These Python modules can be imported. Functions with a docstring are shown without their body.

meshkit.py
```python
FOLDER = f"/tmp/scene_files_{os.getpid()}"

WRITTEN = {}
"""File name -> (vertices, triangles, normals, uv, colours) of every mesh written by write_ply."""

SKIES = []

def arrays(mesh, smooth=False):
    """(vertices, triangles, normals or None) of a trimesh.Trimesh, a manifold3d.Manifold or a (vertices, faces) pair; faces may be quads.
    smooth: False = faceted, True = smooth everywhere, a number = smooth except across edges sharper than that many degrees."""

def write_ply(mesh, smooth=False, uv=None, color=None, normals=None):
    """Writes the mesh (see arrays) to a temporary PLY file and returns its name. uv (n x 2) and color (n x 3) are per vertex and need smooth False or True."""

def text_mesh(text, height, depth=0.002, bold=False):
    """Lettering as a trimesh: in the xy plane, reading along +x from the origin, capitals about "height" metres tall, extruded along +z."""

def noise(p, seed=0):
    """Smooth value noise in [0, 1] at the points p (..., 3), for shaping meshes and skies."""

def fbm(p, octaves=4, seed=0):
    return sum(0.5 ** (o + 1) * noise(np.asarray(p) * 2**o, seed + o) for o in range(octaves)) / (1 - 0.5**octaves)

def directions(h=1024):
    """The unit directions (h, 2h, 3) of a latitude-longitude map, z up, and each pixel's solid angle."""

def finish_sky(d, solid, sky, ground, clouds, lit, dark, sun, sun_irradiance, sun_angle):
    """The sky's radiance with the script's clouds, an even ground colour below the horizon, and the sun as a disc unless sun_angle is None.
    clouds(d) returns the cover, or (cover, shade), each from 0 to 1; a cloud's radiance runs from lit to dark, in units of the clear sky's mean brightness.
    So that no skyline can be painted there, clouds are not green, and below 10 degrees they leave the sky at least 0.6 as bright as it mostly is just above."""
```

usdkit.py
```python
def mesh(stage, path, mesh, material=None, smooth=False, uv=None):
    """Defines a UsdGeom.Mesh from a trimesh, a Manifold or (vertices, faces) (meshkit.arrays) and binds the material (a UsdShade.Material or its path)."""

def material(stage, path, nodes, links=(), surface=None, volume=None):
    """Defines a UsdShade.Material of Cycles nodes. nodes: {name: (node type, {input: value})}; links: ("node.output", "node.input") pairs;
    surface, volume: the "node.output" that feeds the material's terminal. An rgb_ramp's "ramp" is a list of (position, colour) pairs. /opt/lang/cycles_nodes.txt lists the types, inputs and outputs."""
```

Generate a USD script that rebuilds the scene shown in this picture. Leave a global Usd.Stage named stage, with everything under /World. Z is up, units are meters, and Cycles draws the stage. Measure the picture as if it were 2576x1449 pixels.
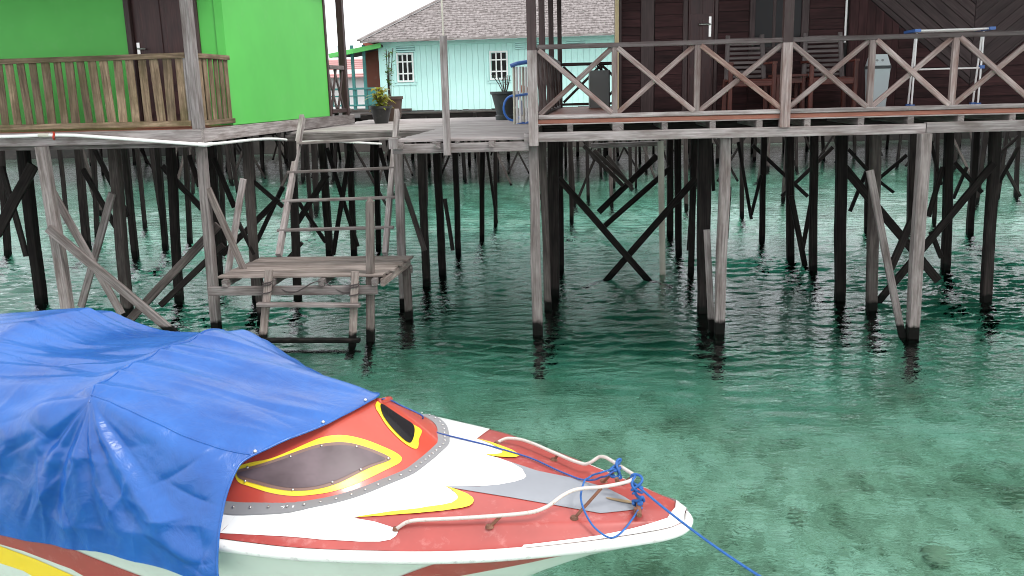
import math, random
import numpy as np, trimesh, usdkit, meshkit
from pxr import Usd, UsdGeom, UsdShade, UsdLux, Gf, Sdf, Vt
from shapely.geometry import Polygon, box as sbox, LineString
from scipy.interpolate import PchipInterpolator
from scipy.spatial import cKDTree

stage = Usd.Stage.CreateInMemory()
UsdGeom.SetStageUpAxis(stage, UsdGeom.Tokens.z)
UsdGeom.SetStageMetersPerUnit(stage, 1.0)
UsdGeom.Xform.Define(stage, '/World'); UsdGeom.Scope.Define(stage, '/World/Looks')
rnd = random.Random(7); rng = np.random.default_rng(7)

# ------------------------------------------------------------------ camera, sky, sun, exposure
PW, PH, FPX = 2576, 1449, 2231.0
PITCH, YAW, ROLL, EYE = math.radians(12.56), math.radians(4.8), math.radians(1.55), np.array([0, 0, 3.1])
EXPOSURE = 0.98
SUN_EL, SUN_AZ, SUN_I, SUN_ANGLE = math.radians(52), math.radians(122), 0.4, 16.0
SKY_STRENGTH, CLOUD = 0.1, (10.6, 10.7, 10.9)

FWD = np.array([-math.sin(YAW)*math.cos(PITCH), math.cos(YAW)*math.cos(PITCH), -math.sin(PITCH)])
_r = np.array([math.cos(YAW), math.sin(YAW), 0]); _u = np.cross(_r, FWD)
RIGHT = _r*math.cos(ROLL) - _u*math.sin(ROLL); UP = np.cross(RIGHT, FWD)
cam = UsdGeom.Camera.Define(stage, '/World/camera')
m4 = Gf.Matrix4d(*[float(x) for x in (*RIGHT, 0, *UP, 0, *(-FWD), 0, *EYE, 1)])
cam.AddTransformOp().Set(m4)
cam.CreateHorizontalApertureAttr(36.0); cam.CreateVerticalApertureAttr(36.0*576/1024)
cam.CreateFocalLengthAttr(36.0*FPX/PW); cam.CreateExposureAttr(EXPOSURE)
cam.CreateClippingRangeAttr(Gf.Vec2f(0.05, 2000))

sun = UsdLux.DistantLight.Define(stage, '/World/sun')
sun.CreateIntensityAttr(SUN_I); sun.CreateAngleAttr(SUN_ANGLE); sun.CreateNormalizeAttr(True); sun.CreateColorAttr(Gf.Vec3f(1, .97, .93))
sd = np.array([math.sin(SUN_AZ)*math.cos(SUN_EL), math.cos(SUN_AZ)*math.cos(SUN_EL), math.sin(SUN_EL)])
zx = sd; xx = np.cross([0, 0, 1.0], zx); xx /= np.linalg.norm(xx); yy = np.cross(zx, xx)
sun.AddTransformOp().Set(Gf.Matrix4d(*[float(v) for v in (*xx, 0, *yy, 0, *zx, 0, 0, 0, 60, 1)]))
sky = UsdLux.DomeLight.Define(stage, '/World/sky')
skym = usdkit.material(stage, '/World/Looks/overcast_sky', {
    's': ('sky_texture', dict(sky_type='single_scattering', sun_disc=False, sun_elevation=SUN_EL, sun_rotation=SUN_AZ)),
    'tc': ('texture_coordinate', {}), 'n': ('noise_texture', dict(scale=2.2, detail=5, roughness=.55)),
    'r': ('rgb_ramp', dict(ramp=[(.3, (.74, .75, .77)), (.7, (1, 1, 1))])),
    'c': ('mix_color', dict(blend_type='multiply', fac=1.0, b=CLOUD)),
    'm': ('mix_color', dict(fac=.9)), 'bg': ('background_shader', dict(strength=SKY_STRENGTH))},
    [('tc.generated', 'n.vector'), ('n.fac', 'r.fac'), ('r.color', 'c.a'), ('s.color', 'm.a'), ('c.result', 'm.b'), ('m.result', 'bg.color')], surface='bg.background')
UsdShade.MaterialBindingAPI.Apply(sky.GetPrim()).Bind(skym)
sky.GetPrim().SetCustomDataByKey('kind', 'structure')

# ------------------------------------------------------------------ survey helpers: sight line of a photo pixel cut by a real plane
def ray(px, py):
    d = FWD*FPX + RIGHT*(px-PW/2) + UP*(PH/2-py); return d/np.linalg.norm(d)
def on(px, py, x=None, y=None, z=None):
    d = ray(px, py); k, v = (2, z) if z is not None else (1, y) if y is not None else (0, x)
    return EYE + d*(v-EYE[k])/d[k]
def onp(px, py, p0, n):
    d = ray(px, py); n = np.asarray(n, float); return EYE + d*((np.asarray(p0, float)-EYE)@n)/(d@n)
def proj(p):
    v = np.asarray(p, float)-EYE; w = v@FWD
    return np.stack([PW/2+FPX*(v@RIGHT)/w, PH/2-FPX*(v@UP)/w], -1)

# ------------------------------------------------------------------ meshes: (verts, tris, uv or None)
class M:
    def __init__(s): s.v, s.f, s.uv, s.n = [], [], [], 0
    def add(s, v, f, uv=None):
        v = np.asarray(v, float); f = np.asarray(f, int)
        if f.shape[1] == 4: f = np.vstack([f[:, [0, 1, 2]], f[:, [0, 2, 3]]])
        s.v.append(v); s.f.append(f+s.n); s.uv.append(np.zeros((len(v), 2)) if uv is None else np.asarray(uv, float)); s.n += len(v); return s
    def tm(s, t): return s.add(t.vertices, t.faces)
    def get(s): return np.vstack(s.v), np.vstack(s.f), np.vstack(s.uv)

def beam(p0, p1, w, h, up=(0, 0, 1), seg=1, bev=.006, wob=0.0, m=None, taper=1.0, rough=0.0):
    """A timber from p0 to p1, w wide, h deep along 'up', chamfered edges, uv along the grain."""
    m = m or M(); p0 = np.asarray(p0, float); p1 = np.asarray(p1, float)
    L = np.linalg.norm(p1-p0); a = (p1-p0)/L; up = np.asarray(up, float)
    up = up-a*(up@a)
    if np.linalg.norm(up) < 1e-3: up = np.array([0, 1.0, 0])-a*a[1]
    up /= np.linalg.norm(up); sd_ = np.cross(a, up)
    b = min(bev, w/3, h/3); X, Y = w/2, h/2
    sec = np.array([(-X+b, -Y), (X-b, -Y), (X, -Y+b), (X, Y-b), (X-b, Y), (-X+b, Y), (-X, Y-b), (-X, -Y+b)])
    per = np.concatenate([[0], np.cumsum(np.linalg.norm(np.roll(sec, -1, 0)-sec, axis=1))])[:8]
    u0, v0 = rnd.uniform(0, 50), rnd.uniform(0, 50)
    V, UV = [], []
    for i in range(seg+1):
        t = i/seg; k = 1+(taper-1)*t
        off = (rnd.uniform(-wob, wob), rnd.uniform(-wob, wob)) if 0 < i < seg else (0, 0)
        q = sec*k + (rng.uniform(-rough, rough, (8, 2)) if rough else 0)
        V.append(p0+a*L*t + sd_*(q[:, :1]+off[0]) + up*(q[:, 1:]+off[1])); UV.append(np.stack([np.full(8, u0+L*t), v0+per], 1))
    F = []
    for i in range(seg):
        for j in range(8): F.append((i*8+j, i*8+(j+1) % 8, (i+1)*8+(j+1) % 8, (i+1)*8+j))
    F = [(q[0], q[1], q[2]) for q in F]+[(q[0], q[2], q[3]) for q in F]
    e = seg*8
    F += [(0, j+1, j) for j in range(1, 7)] + [(e, e+j, e+j+1) for j in range(1, 7)]
    return m.add(np.vstack(V), F, np.vstack(UV))

def bx(c, s, m=None, rz=0.0, bev=.004):
    """A box centred at c of size s turned rz about z, chamfered."""
    c = np.asarray(c, float); d = np.array([math.cos(rz), math.sin(rz), 0])
    k = int(np.argmax(s))
    if k == 0: return beam(c-d*s[0]/2, c+d*s[0]/2, s[1], s[2], m=m, bev=bev)
    if k == 1:
        e = np.array([-d[1], d[0], 0]); return beam(c-e*s[1]/2, c+e*s[1]/2, s[0], s[2], m=m, bev=bev)
    return beam(c-np.array([0, 0, s[2]/2]), c+np.array([0, 0, s[2]/2]), s[0], s[1], up=(-d[1], d[0], 0), m=m, bev=bev)

def tube(pts, r, sides=8, m=None, smooth_n=0, closed_ends=True):
    m = m or M(); p = np.asarray(pts, float)
    if smooth_n:
        t = np.concatenate([[0], np.cumsum(np.linalg.norm(np.diff(p, axis=0), axis=1))])
        tt = np.linspace(0, t[-1], smooth_n)
        from scipy.interpolate import CubicSpline, Akima1DInterpolator
        p = (Akima1DInterpolator(t, p) if len(p) > 4 else CubicSpline(t, p))(tt)
    T = np.gradient(p, axis=0); T /= np.linalg.norm(T, axis=1, keepdims=True)+1e-12
    ref = np.array([0.31, .12, 1.0]); A = []
    for k in range(len(p)):
        a = np.cross(T[k], ref); 
        if np.linalg.norm(a) < 1e-2: a = np.cross(T[k], [1, 0, 0])
        if A and a@A[-1] < 0: a = -a
        A.append(a/np.linalg.norm(a))
    A = np.array(A); B = np.cross(T, A); ang = np.arange(sides)*2*np.pi/sides
    rr = np.broadcast_to(r, (len(p),))[:, None, None]
    V = p[:, None]+rr*(np.cos(ang)[None, :, None]*A[:, None]+np.sin(ang)[None, :, None]*B[:, None])
    i, j = np.meshgrid(np.arange(len(p)-1), np.arange(sides), indexing='ij')
    q = np.stack([i*sides+j, i*sides+(j+1) % sides, (i+1)*sides+(j+1) % sides, (i+1)*sides+j], -1).reshape(-1, 4)
    L = np.concatenate([[0], np.cumsum(np.linalg.norm(np.diff(p, axis=0), axis=1))])
    uv = np.stack([np.repeat(L, sides), np.tile(ang*.02, len(p))], 1)
    F = np.vstack([q[:, [0, 1, 2]], q[:, [0, 2, 3]]])
    n = (len(p)-1)*sides
    F = np.vstack([F, [(0, k+1, k) for k in range(1, sides-1)], [(n, n+k, n+k+1) for k in range(1, sides-1)]])
    return m.add(V.reshape(-1, 3), F, uv)

def lathe(prof, c, m=None, sides=20, rz=0, sq=None):
    """prof: (r, z) pairs from bottom up, around the vertical through c."""
    m = m or M(); a = np.arange(sides)*2*np.pi/sides+rz
    V = [(c[0]+r*math.cos(t), c[1]+r*math.sin(t), c[2]+z) for r, z in prof for t in a]
    F = [(i*sides+j, i*sides+(j+1) % sides, (i+1)*sides+(j+1) % sides, (i+1)*sides+j) for i in range(len(prof)-1) for j in range(sides)]
    return m.add(V, F)

def extrude(poly, depth, place, m=None):
    """shapely polygon(s) in plan coordinates, extruded by depth; place maps (a, b, d) arrays to the world."""
    m = m or M()
    for g in getattr(poly, 'geoms', [poly]):
        if g.geom_type != 'Polygon' or g.area < 1e-5: continue
        t = trimesh.creation.extrude_polygon(g, depth, engine='earcut')
        v = np.asarray(t.vertices); m.add(place(v[:, 0], v[:, 1], v[:, 2]), t.faces, np.stack([v[:, 0]+rnd.uniform(0, 30), v[:, 1]+rnd.uniform(0, 30)], 1))
    return m

used = {}
def uname(parent, name):
    k = f'{parent}/{name}'; n = used.get(k, 0); used[k] = n+1
    return k if n == 0 else f'{k}_{n:03d}'
class Thing:
    pass
def put(path, mesh, mat, smooth=False, origin=(0, 0, 0)):
    v, f, uv = mesh.get() if isinstance(mesh, M) else mesh
    v = v-np.asarray(origin, float)
    if smooth not in (False, True): uv = None; g = usdkit.mesh(stage, path, (v, f), MAT[mat], smooth=smooth)
    else: g = usdkit.mesh(stage, path, (v, f), MAT[mat], smooth=smooth, uv=uv)
    g.CreateDoubleSidedAttr(True)
    return g
def props(prim, label=None, cat=None, group=None, kind=None):
    for k, v in dict(label=label, category=cat, group=group, kind=kind).items():
        if v: prim.SetCustomDataByKey(k, v)
def thing(name, label, cat, loc=(0, 0, 0), group=None):
    t = Thing(); t.path = uname('/World', name); t.loc = np.asarray(loc, float)
    x = UsdGeom.Xform.Define(stage, t.path); x.AddTranslateOp().Set(Gf.Vec3d(*map(float, t.loc)))
    props(x.GetPrim(), label, cat, group); return t
def part(t, name, mesh, mat, smooth=False, label=None):
    """A part of thing t (or a sub-part of a part), built in world coordinates."""
    p = Thing(); p.path = uname(t.path, name); p.loc = t.loc
    g = put(p.path, mesh, mat, smooth, t.loc); props(g.GetPrim(), label); return p
def single(name, mesh, mat, label, cat, group=None, smooth=False, kind=None):
    path = uname('/World', name); v = (mesh.get() if isinstance(mesh, M) else mesh)
    lo, hi = v[0].min(0), v[0].max(0); o = np.array([(lo[0]+hi[0])/2, (lo[1]+hi[1])/2, lo[2]])
    g = put(path, mesh, mat, smooth, o); g.AddTranslateOp().Set(Gf.Vec3d(*map(float, o)))
    props(g.GetPrim(), label, cat, group, kind); return g
def struct(name, mesh, mat, smooth=False, kind='structure'):
    g = put(uname('/World', name), mesh, mat, smooth); props(g.GetPrim(), kind=kind); return g

# ------------------------------------------------------------------ materials
MAT = {}
def mat(name, nodes, links, surface='p.BSDF', volume=None):
    MAT[name] = usdkit.material(stage, f'/World/Looks/{name}', nodes, links, surface=surface, volume=volume)
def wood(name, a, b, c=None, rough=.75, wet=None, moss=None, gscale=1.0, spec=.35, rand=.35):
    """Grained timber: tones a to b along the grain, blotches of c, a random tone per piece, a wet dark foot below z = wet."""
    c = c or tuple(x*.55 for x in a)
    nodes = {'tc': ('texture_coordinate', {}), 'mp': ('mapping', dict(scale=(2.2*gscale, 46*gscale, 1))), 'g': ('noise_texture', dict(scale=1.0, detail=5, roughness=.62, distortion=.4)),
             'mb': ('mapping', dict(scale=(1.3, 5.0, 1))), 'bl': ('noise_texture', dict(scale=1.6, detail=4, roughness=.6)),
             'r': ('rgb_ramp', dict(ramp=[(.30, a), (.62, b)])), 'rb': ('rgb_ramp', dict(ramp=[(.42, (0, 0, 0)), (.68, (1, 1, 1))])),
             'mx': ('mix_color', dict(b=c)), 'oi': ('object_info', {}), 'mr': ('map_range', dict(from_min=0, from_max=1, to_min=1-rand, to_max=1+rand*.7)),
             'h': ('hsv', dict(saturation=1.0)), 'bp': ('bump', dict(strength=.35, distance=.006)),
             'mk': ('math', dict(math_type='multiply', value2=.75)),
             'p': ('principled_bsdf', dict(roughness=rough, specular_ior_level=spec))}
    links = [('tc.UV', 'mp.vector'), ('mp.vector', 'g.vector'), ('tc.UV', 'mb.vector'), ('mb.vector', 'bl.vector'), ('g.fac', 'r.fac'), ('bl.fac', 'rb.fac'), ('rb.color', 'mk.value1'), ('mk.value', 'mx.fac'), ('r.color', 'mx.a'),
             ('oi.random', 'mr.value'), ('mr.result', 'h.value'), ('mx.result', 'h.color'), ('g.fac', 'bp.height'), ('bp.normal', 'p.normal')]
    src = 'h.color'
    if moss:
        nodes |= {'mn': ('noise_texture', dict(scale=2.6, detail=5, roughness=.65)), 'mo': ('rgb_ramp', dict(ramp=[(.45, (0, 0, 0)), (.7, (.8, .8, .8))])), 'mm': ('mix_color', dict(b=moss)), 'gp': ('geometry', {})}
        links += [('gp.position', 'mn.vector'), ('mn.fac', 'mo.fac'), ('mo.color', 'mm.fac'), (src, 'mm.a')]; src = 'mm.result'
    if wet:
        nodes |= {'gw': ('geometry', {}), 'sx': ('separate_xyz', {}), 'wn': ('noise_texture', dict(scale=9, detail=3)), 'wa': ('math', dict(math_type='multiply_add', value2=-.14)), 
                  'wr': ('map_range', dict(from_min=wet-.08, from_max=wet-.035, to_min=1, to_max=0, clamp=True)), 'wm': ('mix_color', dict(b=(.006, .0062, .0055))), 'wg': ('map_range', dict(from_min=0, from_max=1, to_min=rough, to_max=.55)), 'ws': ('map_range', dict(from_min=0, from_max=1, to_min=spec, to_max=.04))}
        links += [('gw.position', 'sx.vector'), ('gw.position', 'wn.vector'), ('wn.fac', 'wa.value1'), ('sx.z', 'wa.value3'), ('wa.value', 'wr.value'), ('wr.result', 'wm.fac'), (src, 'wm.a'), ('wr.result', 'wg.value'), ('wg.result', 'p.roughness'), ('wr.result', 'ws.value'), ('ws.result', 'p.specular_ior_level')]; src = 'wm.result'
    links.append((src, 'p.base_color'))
    mat(name, nodes, links)
wood('grey_timber', (.085, .072, .068), (.245, .215, .205), (.06, .042, .035), wet=.16)
wood('pale_timber', (.13, .112, .108), (.34, .305, .295), (.09, .065, .055))
wood('deck_plank', (.21, .185, .178), (.38, .345, .335), (.18, .145, .135), rand=.12)
wood('stair_timber', (.085, .066, .057), (.25, .21, .19), (.06, .042, .032), wet=.16)
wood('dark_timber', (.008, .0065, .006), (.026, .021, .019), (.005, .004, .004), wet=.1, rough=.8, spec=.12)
wood('mid_timber', (.035, .028, .026), (.105, .088, .08), (.02, .014, .012), wet=.12, spec=.2)
wood('mossy_slat', (.080, .050, .028), (.29, .205, .132), (.045, .027, .013), moss=(.07, .055, .018))
wood('brown_board', (.024, .0090, .0095), (.060, .025, .025), (.016, .007, .007), rough=.6, rand=.28, spec=.15)
wood('brown_trim', (.032, .017, .016), (.070, .042, .040), (.03, .016, .014), rough=.5, rand=.15)
wood('taupe_board', (.030, .019, .019), (.072, .050, .049), (.022, .014, .014), rough=.6, rand=.25, spec=.25)
wood('red_floor', (.24, .078, .048), (.38, .14, .092), (.22, .08, .05), rough=.4, rand=.12)
wood('rail_brace', (.12, .09, .082), (.32, .26, .245), (.11, .045, .028), rough=.6)
wood('rail_dark', (.060, .044, .042), (.14, .115, .112), (.04, .022, .018), rough=.6)
wood('rust_brace', (.12, .07, .052), (.30, .22, .19), (.09, .03, .018), rough=.55)
wood('red_chair', (.07, .018, .012), (.13, .035, .024), rough=.4, rand=.1)
wood('grey_chair', (.075, .058, .055), (.16, .13, .125), rough=.55, rand=.1)
wood('door_brown', (.032, .009, .009), (.060, .021, .019), (.022, .007, .007), rough=.38, rand=.08)

def paint(name, col, rough=.45, var=.18, dirt=(.25, .22, .18), amt=.25, scale=1.5, bump=.1, spec=.5, coat=0.0, bscale=30):
    mat(name, {'tc': ('geometry', {}), 'n': ('noise_texture', dict(scale=scale, detail=6, roughness=.6)), 'r': ('rgb_ramp', dict(ramp=[(.3, tuple(x*(1-var) for x in col)), (.7, tuple(min(1, x*(1+var*.6)) for x in col))])),
               'd': ('noise_texture', dict(scale=scale*4.3, detail=7, roughness=.7)), 'dr': ('rgb_ramp', dict(ramp=[(.55, (0, 0, 0)), (.78, (amt, amt, amt))])), 'm': ('mix_color', dict(b=dirt)),
               'bn': ('noise_texture', dict(scale=bscale, detail=3)), 'b': ('bump', dict(strength=bump, distance=.004)), 'p': ('principled_bsdf', dict(roughness=rough, specular_ior_level=spec, coat_weight=coat, coat_roughness=.12))},
        [('tc.position', 'n.vector'), ('tc.position', 'd.vector'), ('tc.position', 'bn.vector'), ('n.fac', 'r.fac'), ('d.fac', 'dr.fac'), ('dr.color', 'm.fac'), ('r.color', 'm.a'), ('m.result', 'p.base_color'), ('bn.fac', 'b.height'), ('b.normal', 'p.normal')])
paint('green_wall', (.082, .44, .070), rough=.6, var=.10, dirt=(.14, .44, .12), amt=.35, scale=1.1, bump=.12, bscale=45)
paint('green_fascia', (.10, .45, .10), rough=.5)
paint('teal_plank', (.53, .83, .77), rough=.6, var=.08, dirt=(.62, .82, .78), amt=.5, scale=.9)
paint('teal_trim', (.52, .82, .77), rough=.5, var=.05)
paint('teal_post', (.03, .16, .15), rough=.5)
paint('white_paint', (.80, .80, .78), rough=.4, var=.04, amt=.2)
paint('cream_trim', (.50, .40, .22), rough=.5, var=.1)
paint('rust_wall', (.22, .055, .03), rough=.6, var=.12)
paint('pink_roof', (.42, .22, .21), rough=.7, var=.15)
paint('dark_void', (.012, .011, .011), rough=.8)
paint('white_pipe', (.74, .73, .70), rough=.3, var=.04, amt=.35)
paint('red_clip', (.45, .04, .02), rough=.5)
paint('pvc_grey', (.46, .43, .36), rough=.4, var=.08, dirt=(.2, .18, .12), amt=.5)
paint('pot_black', (.02, .02, .02), rough=.5)
paint('pot_brown', (.055, .032, .022), rough=.6)
paint('pot_grey', (.035, .042, .045), rough=.6, var=.2)
paint('box_grey', (.24, .25, .25), rough=.55, var=.1)
paint('bin_pale', (.40, .46, .47), rough=.4, var=.05, amt=.2)
paint('bin_lid', (.55, .60, .60), rough=.35, var=.05)
paint('blue_plastic', (.06, .15, .42), rough=.4)
paint('blue_ring', (.03, .14, .5), rough=.4)
paint('orange_cloth', (.75, .12, .03), rough=.6)
paint('shore_rock', (.035, .030, .026), rough=.9, var=.5, dirt=(.09, .075, .055), amt=.6, scale=.8)
paint('far_dark', (.035, .028, .025), rough=.8, var=.4)
paint('soil', (.03, .02, .012), rough=.9)
paint('boat_white', (.76, .765, .74), rough=.22, var=.02, amt=.10, scale=2, bump=.03, coat=.4, bscale=14)
paint('boat_hull', (.60, .66, .58), rough=.3, var=.05, amt=.2, scale=2, bump=.03, coat=.2)
paint('boat_red', (.33, .055, .045), rough=.38, var=.18, dirt=(.50, .22, .20), amt=.65, scale=2.6, bump=.04, coat=.3, bscale=14)
paint('cowl_red', (.44, .060, .036), rough=.28, var=.08, amt=.08, scale=2, bump=.03, coat=.3)
paint('boat_yellow', (.85, .62, .03), rough=.3, var=.05, amt=.06)
paint('boat_grey', (.25, .262, .285), rough=.3, var=.10, dirt=(.2, .2, .2), amt=.3, scale=3)
paint('trim_grey', (.20, .20, .205), rough=.5, var=.1)
paint('window_rim', (.17, .095, .075), rough=.5, var=.08)
paint('rail_white', (.52, .47, .43), rough=.4, var=.1, dirt=(.22, .07, .025), amt=1.0, scale=9)
paint('rust_iron', (.16, .065, .035), rough=.7, var=.4, dirt=(.35, .2, .12), amt=.8, scale=12)
paint('boat_stain', (.27, .19, .10), rough=.5, var=.3)
paint('rope_blue', (.015, .10, .33), rough=.7, var=.3, scale=40, bump=.8, bscale=160)
paint('rope_thin', (.025, .07, .26), rough=.7, var=.3, scale=40)
paint('rope_dark', (.04, .03, .03), rough=.8)
mat('steel', {'p': ('principled_bsdf', dict(base_color=(.62, .61, .59), metallic=1.0, roughness=.32))}, [])
mat('tube_white', {'p': ('principled_bsdf', dict(base_color=(.80, .79, .77), roughness=.25))}, [])
mat('window_dark', {'p': ('principled_bsdf', dict(base_color=(.010, .009, .010), roughness=.3, specular_ior_level=.2))}, [])
mat('smoked_pane', {'g': ('geometry', {}), 'n': ('noise_texture', dict(scale=5, detail=4)), 'r': ('rgb_ramp', dict(ramp=[(.35, (.055, .035, .040)), (.7, (.12, .085, .095))])), 'q': ('rgb_ramp', dict(ramp=[(.35, (.34, .34, .34)), (.75, (.55, .55, .55))])), 'p': ('principled_bsdf', dict(specular_ior_level=.4))},
    [('g.position', 'n.vector'), ('n.fac', 'r.fac'), ('r.color', 'p.base_color'), ('n.fac', 'q.fac'), ('q.color', 'p.roughness')])
# tarpaulin: woven blue plastic sheet, glossy in patches
mat('blue_tarp', {'g': ('geometry', {}), 'n': ('noise_texture', dict(scale=2.4, detail=6, roughness=.6)), 'r': ('rgb_ramp', dict(ramp=[(.32, (.004, .056, .25)), (.7, (.008, .10, .37))])),
    'k': ('noise_texture', dict(scale=5.5, detail=6, roughness=.58, distortion=1.3)), 'kr': ('math', dict(math_type='pingpong', value2=.12)), 'b': ('bump', dict(strength=.25, distance=.04)), 'w': ('noise_texture', dict(scale=320, detail=1)), 'b2': ('bump', dict(strength=.06, distance=.002)),
    'q': ('rgb_ramp', dict(ramp=[(.3, (.20, .20, .20)), (.7, (.38, .38, .38))])),
    'p': ('principled_bsdf', dict(specular_ior_level=.65, coat_weight=.06, coat_roughness=.25)), 't': ('translucent_bsdf', dict(color=(.01, .14, .55))), 'm': ('mix_closure', dict(fac=.04))},
    [('g.position', 'n.vector'), ('g.position', 'k.vector'), ('g.position', 'w.vector'), ('n.fac', 'r.fac'), ('r.color', 'p.base_color'), ('n.fac', 'q.fac'), ('q.color', 'p.roughness'), ('k.fac', 'kr.value1'), ('kr.value', 'b.height'), ('w.fac', 'b2.height'), ('b.normal', 'b2.normal'), ('b2.normal', 'p.normal'), ('p.BSDF', 'm.closure1'), ('t.BSDF', 'm.closure2')], surface='m.closure')
def leafmat(name, a, b):
    mat(name, {'o': ('geometry', {}), 'r': ('rgb_ramp', dict(ramp=[(0, a), (1, b)])), 'p': ('principled_bsdf', dict(roughness=.4)), 't': ('translucent_bsdf', dict(color=b)), 'm': ('mix_closure', dict(fac=.3))},
        [('o.random_per_island', 'r.fac'), ('r.color', 'p.base_color'), ('p.BSDF', 'm.closure1'), ('t.BSDF', 'm.closure2')], surface='m.closure')
leafmat('leaf_yellow', (.16, .20, .02), (.50, .42, .04)); leafmat('leaf_green', (.04, .11, .02), (.12, .22, .04)); leafmat('leaf_grey', (.07, .10, .06), (.16, .18, .12))
mat('shingle', {'g': ('geometry', {}), 'mp': ('mapping', dict(scale=(9, 4, 4))), 'n': ('noise_texture', dict(scale=1.2, detail=6, roughness=.75)), 'r': ('rgb_ramp', dict(ramp=[(.3, (.115, .095, .09)), (.47, (.215, .188, .182)), (.70, (.39, .352, .345))])), 'b': ('bump', dict(strength=.6, distance=.03)), 'p': ('principled_bsdf', dict(roughness=.8)),
    'rp': ('map_range', dict(from_min=0, from_max=1, to_min=.88, to_max=1.10)), 'h': ('hsv', {})},
    [('g.position', 'mp.vector'), ('mp.vector', 'n.vector'), ('n.fac', 'r.fac'), ('g.random_per_island', 'rp.value'), ('rp.result', 'h.value'), ('r.color', 'h.color'), ('h.color', 'p.base_color'), ('n.fac', 'b.height'), ('b.normal', 'p.normal')])
# sea water: refracting rippled surface over a green absorbing body
mat('sea_water', {
    'g': ('geometry', {}), 'm2': ('mapping', dict(scale=(9.0, 17.0, 1), rotation=(0, 0, -.15))), 'n2': ('noise_texture', dict(scale=1.1, detail=2, roughness=.5, distortion=.5)),
    'b': ('bump', dict(strength=1.0, distance=.009)), 'gl': ('glossy_bsdf', dict(color=(1, 1, 1), roughness=.01)), 'rf': ('refraction_bsdf', dict(color=(1, 1, 1), roughness=.0, IOR=1.33)), 'fr': ('fresnel', dict(IOR=1.33)),
    'm': ('mix_closure', {}), 'v': ('absorption_volume', dict(color=(.39, .845, .80), density=.58))},
    [('g.position', 'm2.vector'), ('m2.vector', 'n2.vector'), ('n2.fac', 'b.height'), ('b.normal', 'gl.normal'), ('b.normal', 'rf.normal'), ('b.normal', 'fr.normal'), ('fr.fac', 'm.fac'), ('rf.BSDF', 'm.closure1'), ('gl.BSDF', 'm.closure2')], surface='m.closure', volume='v.volume')
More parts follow.
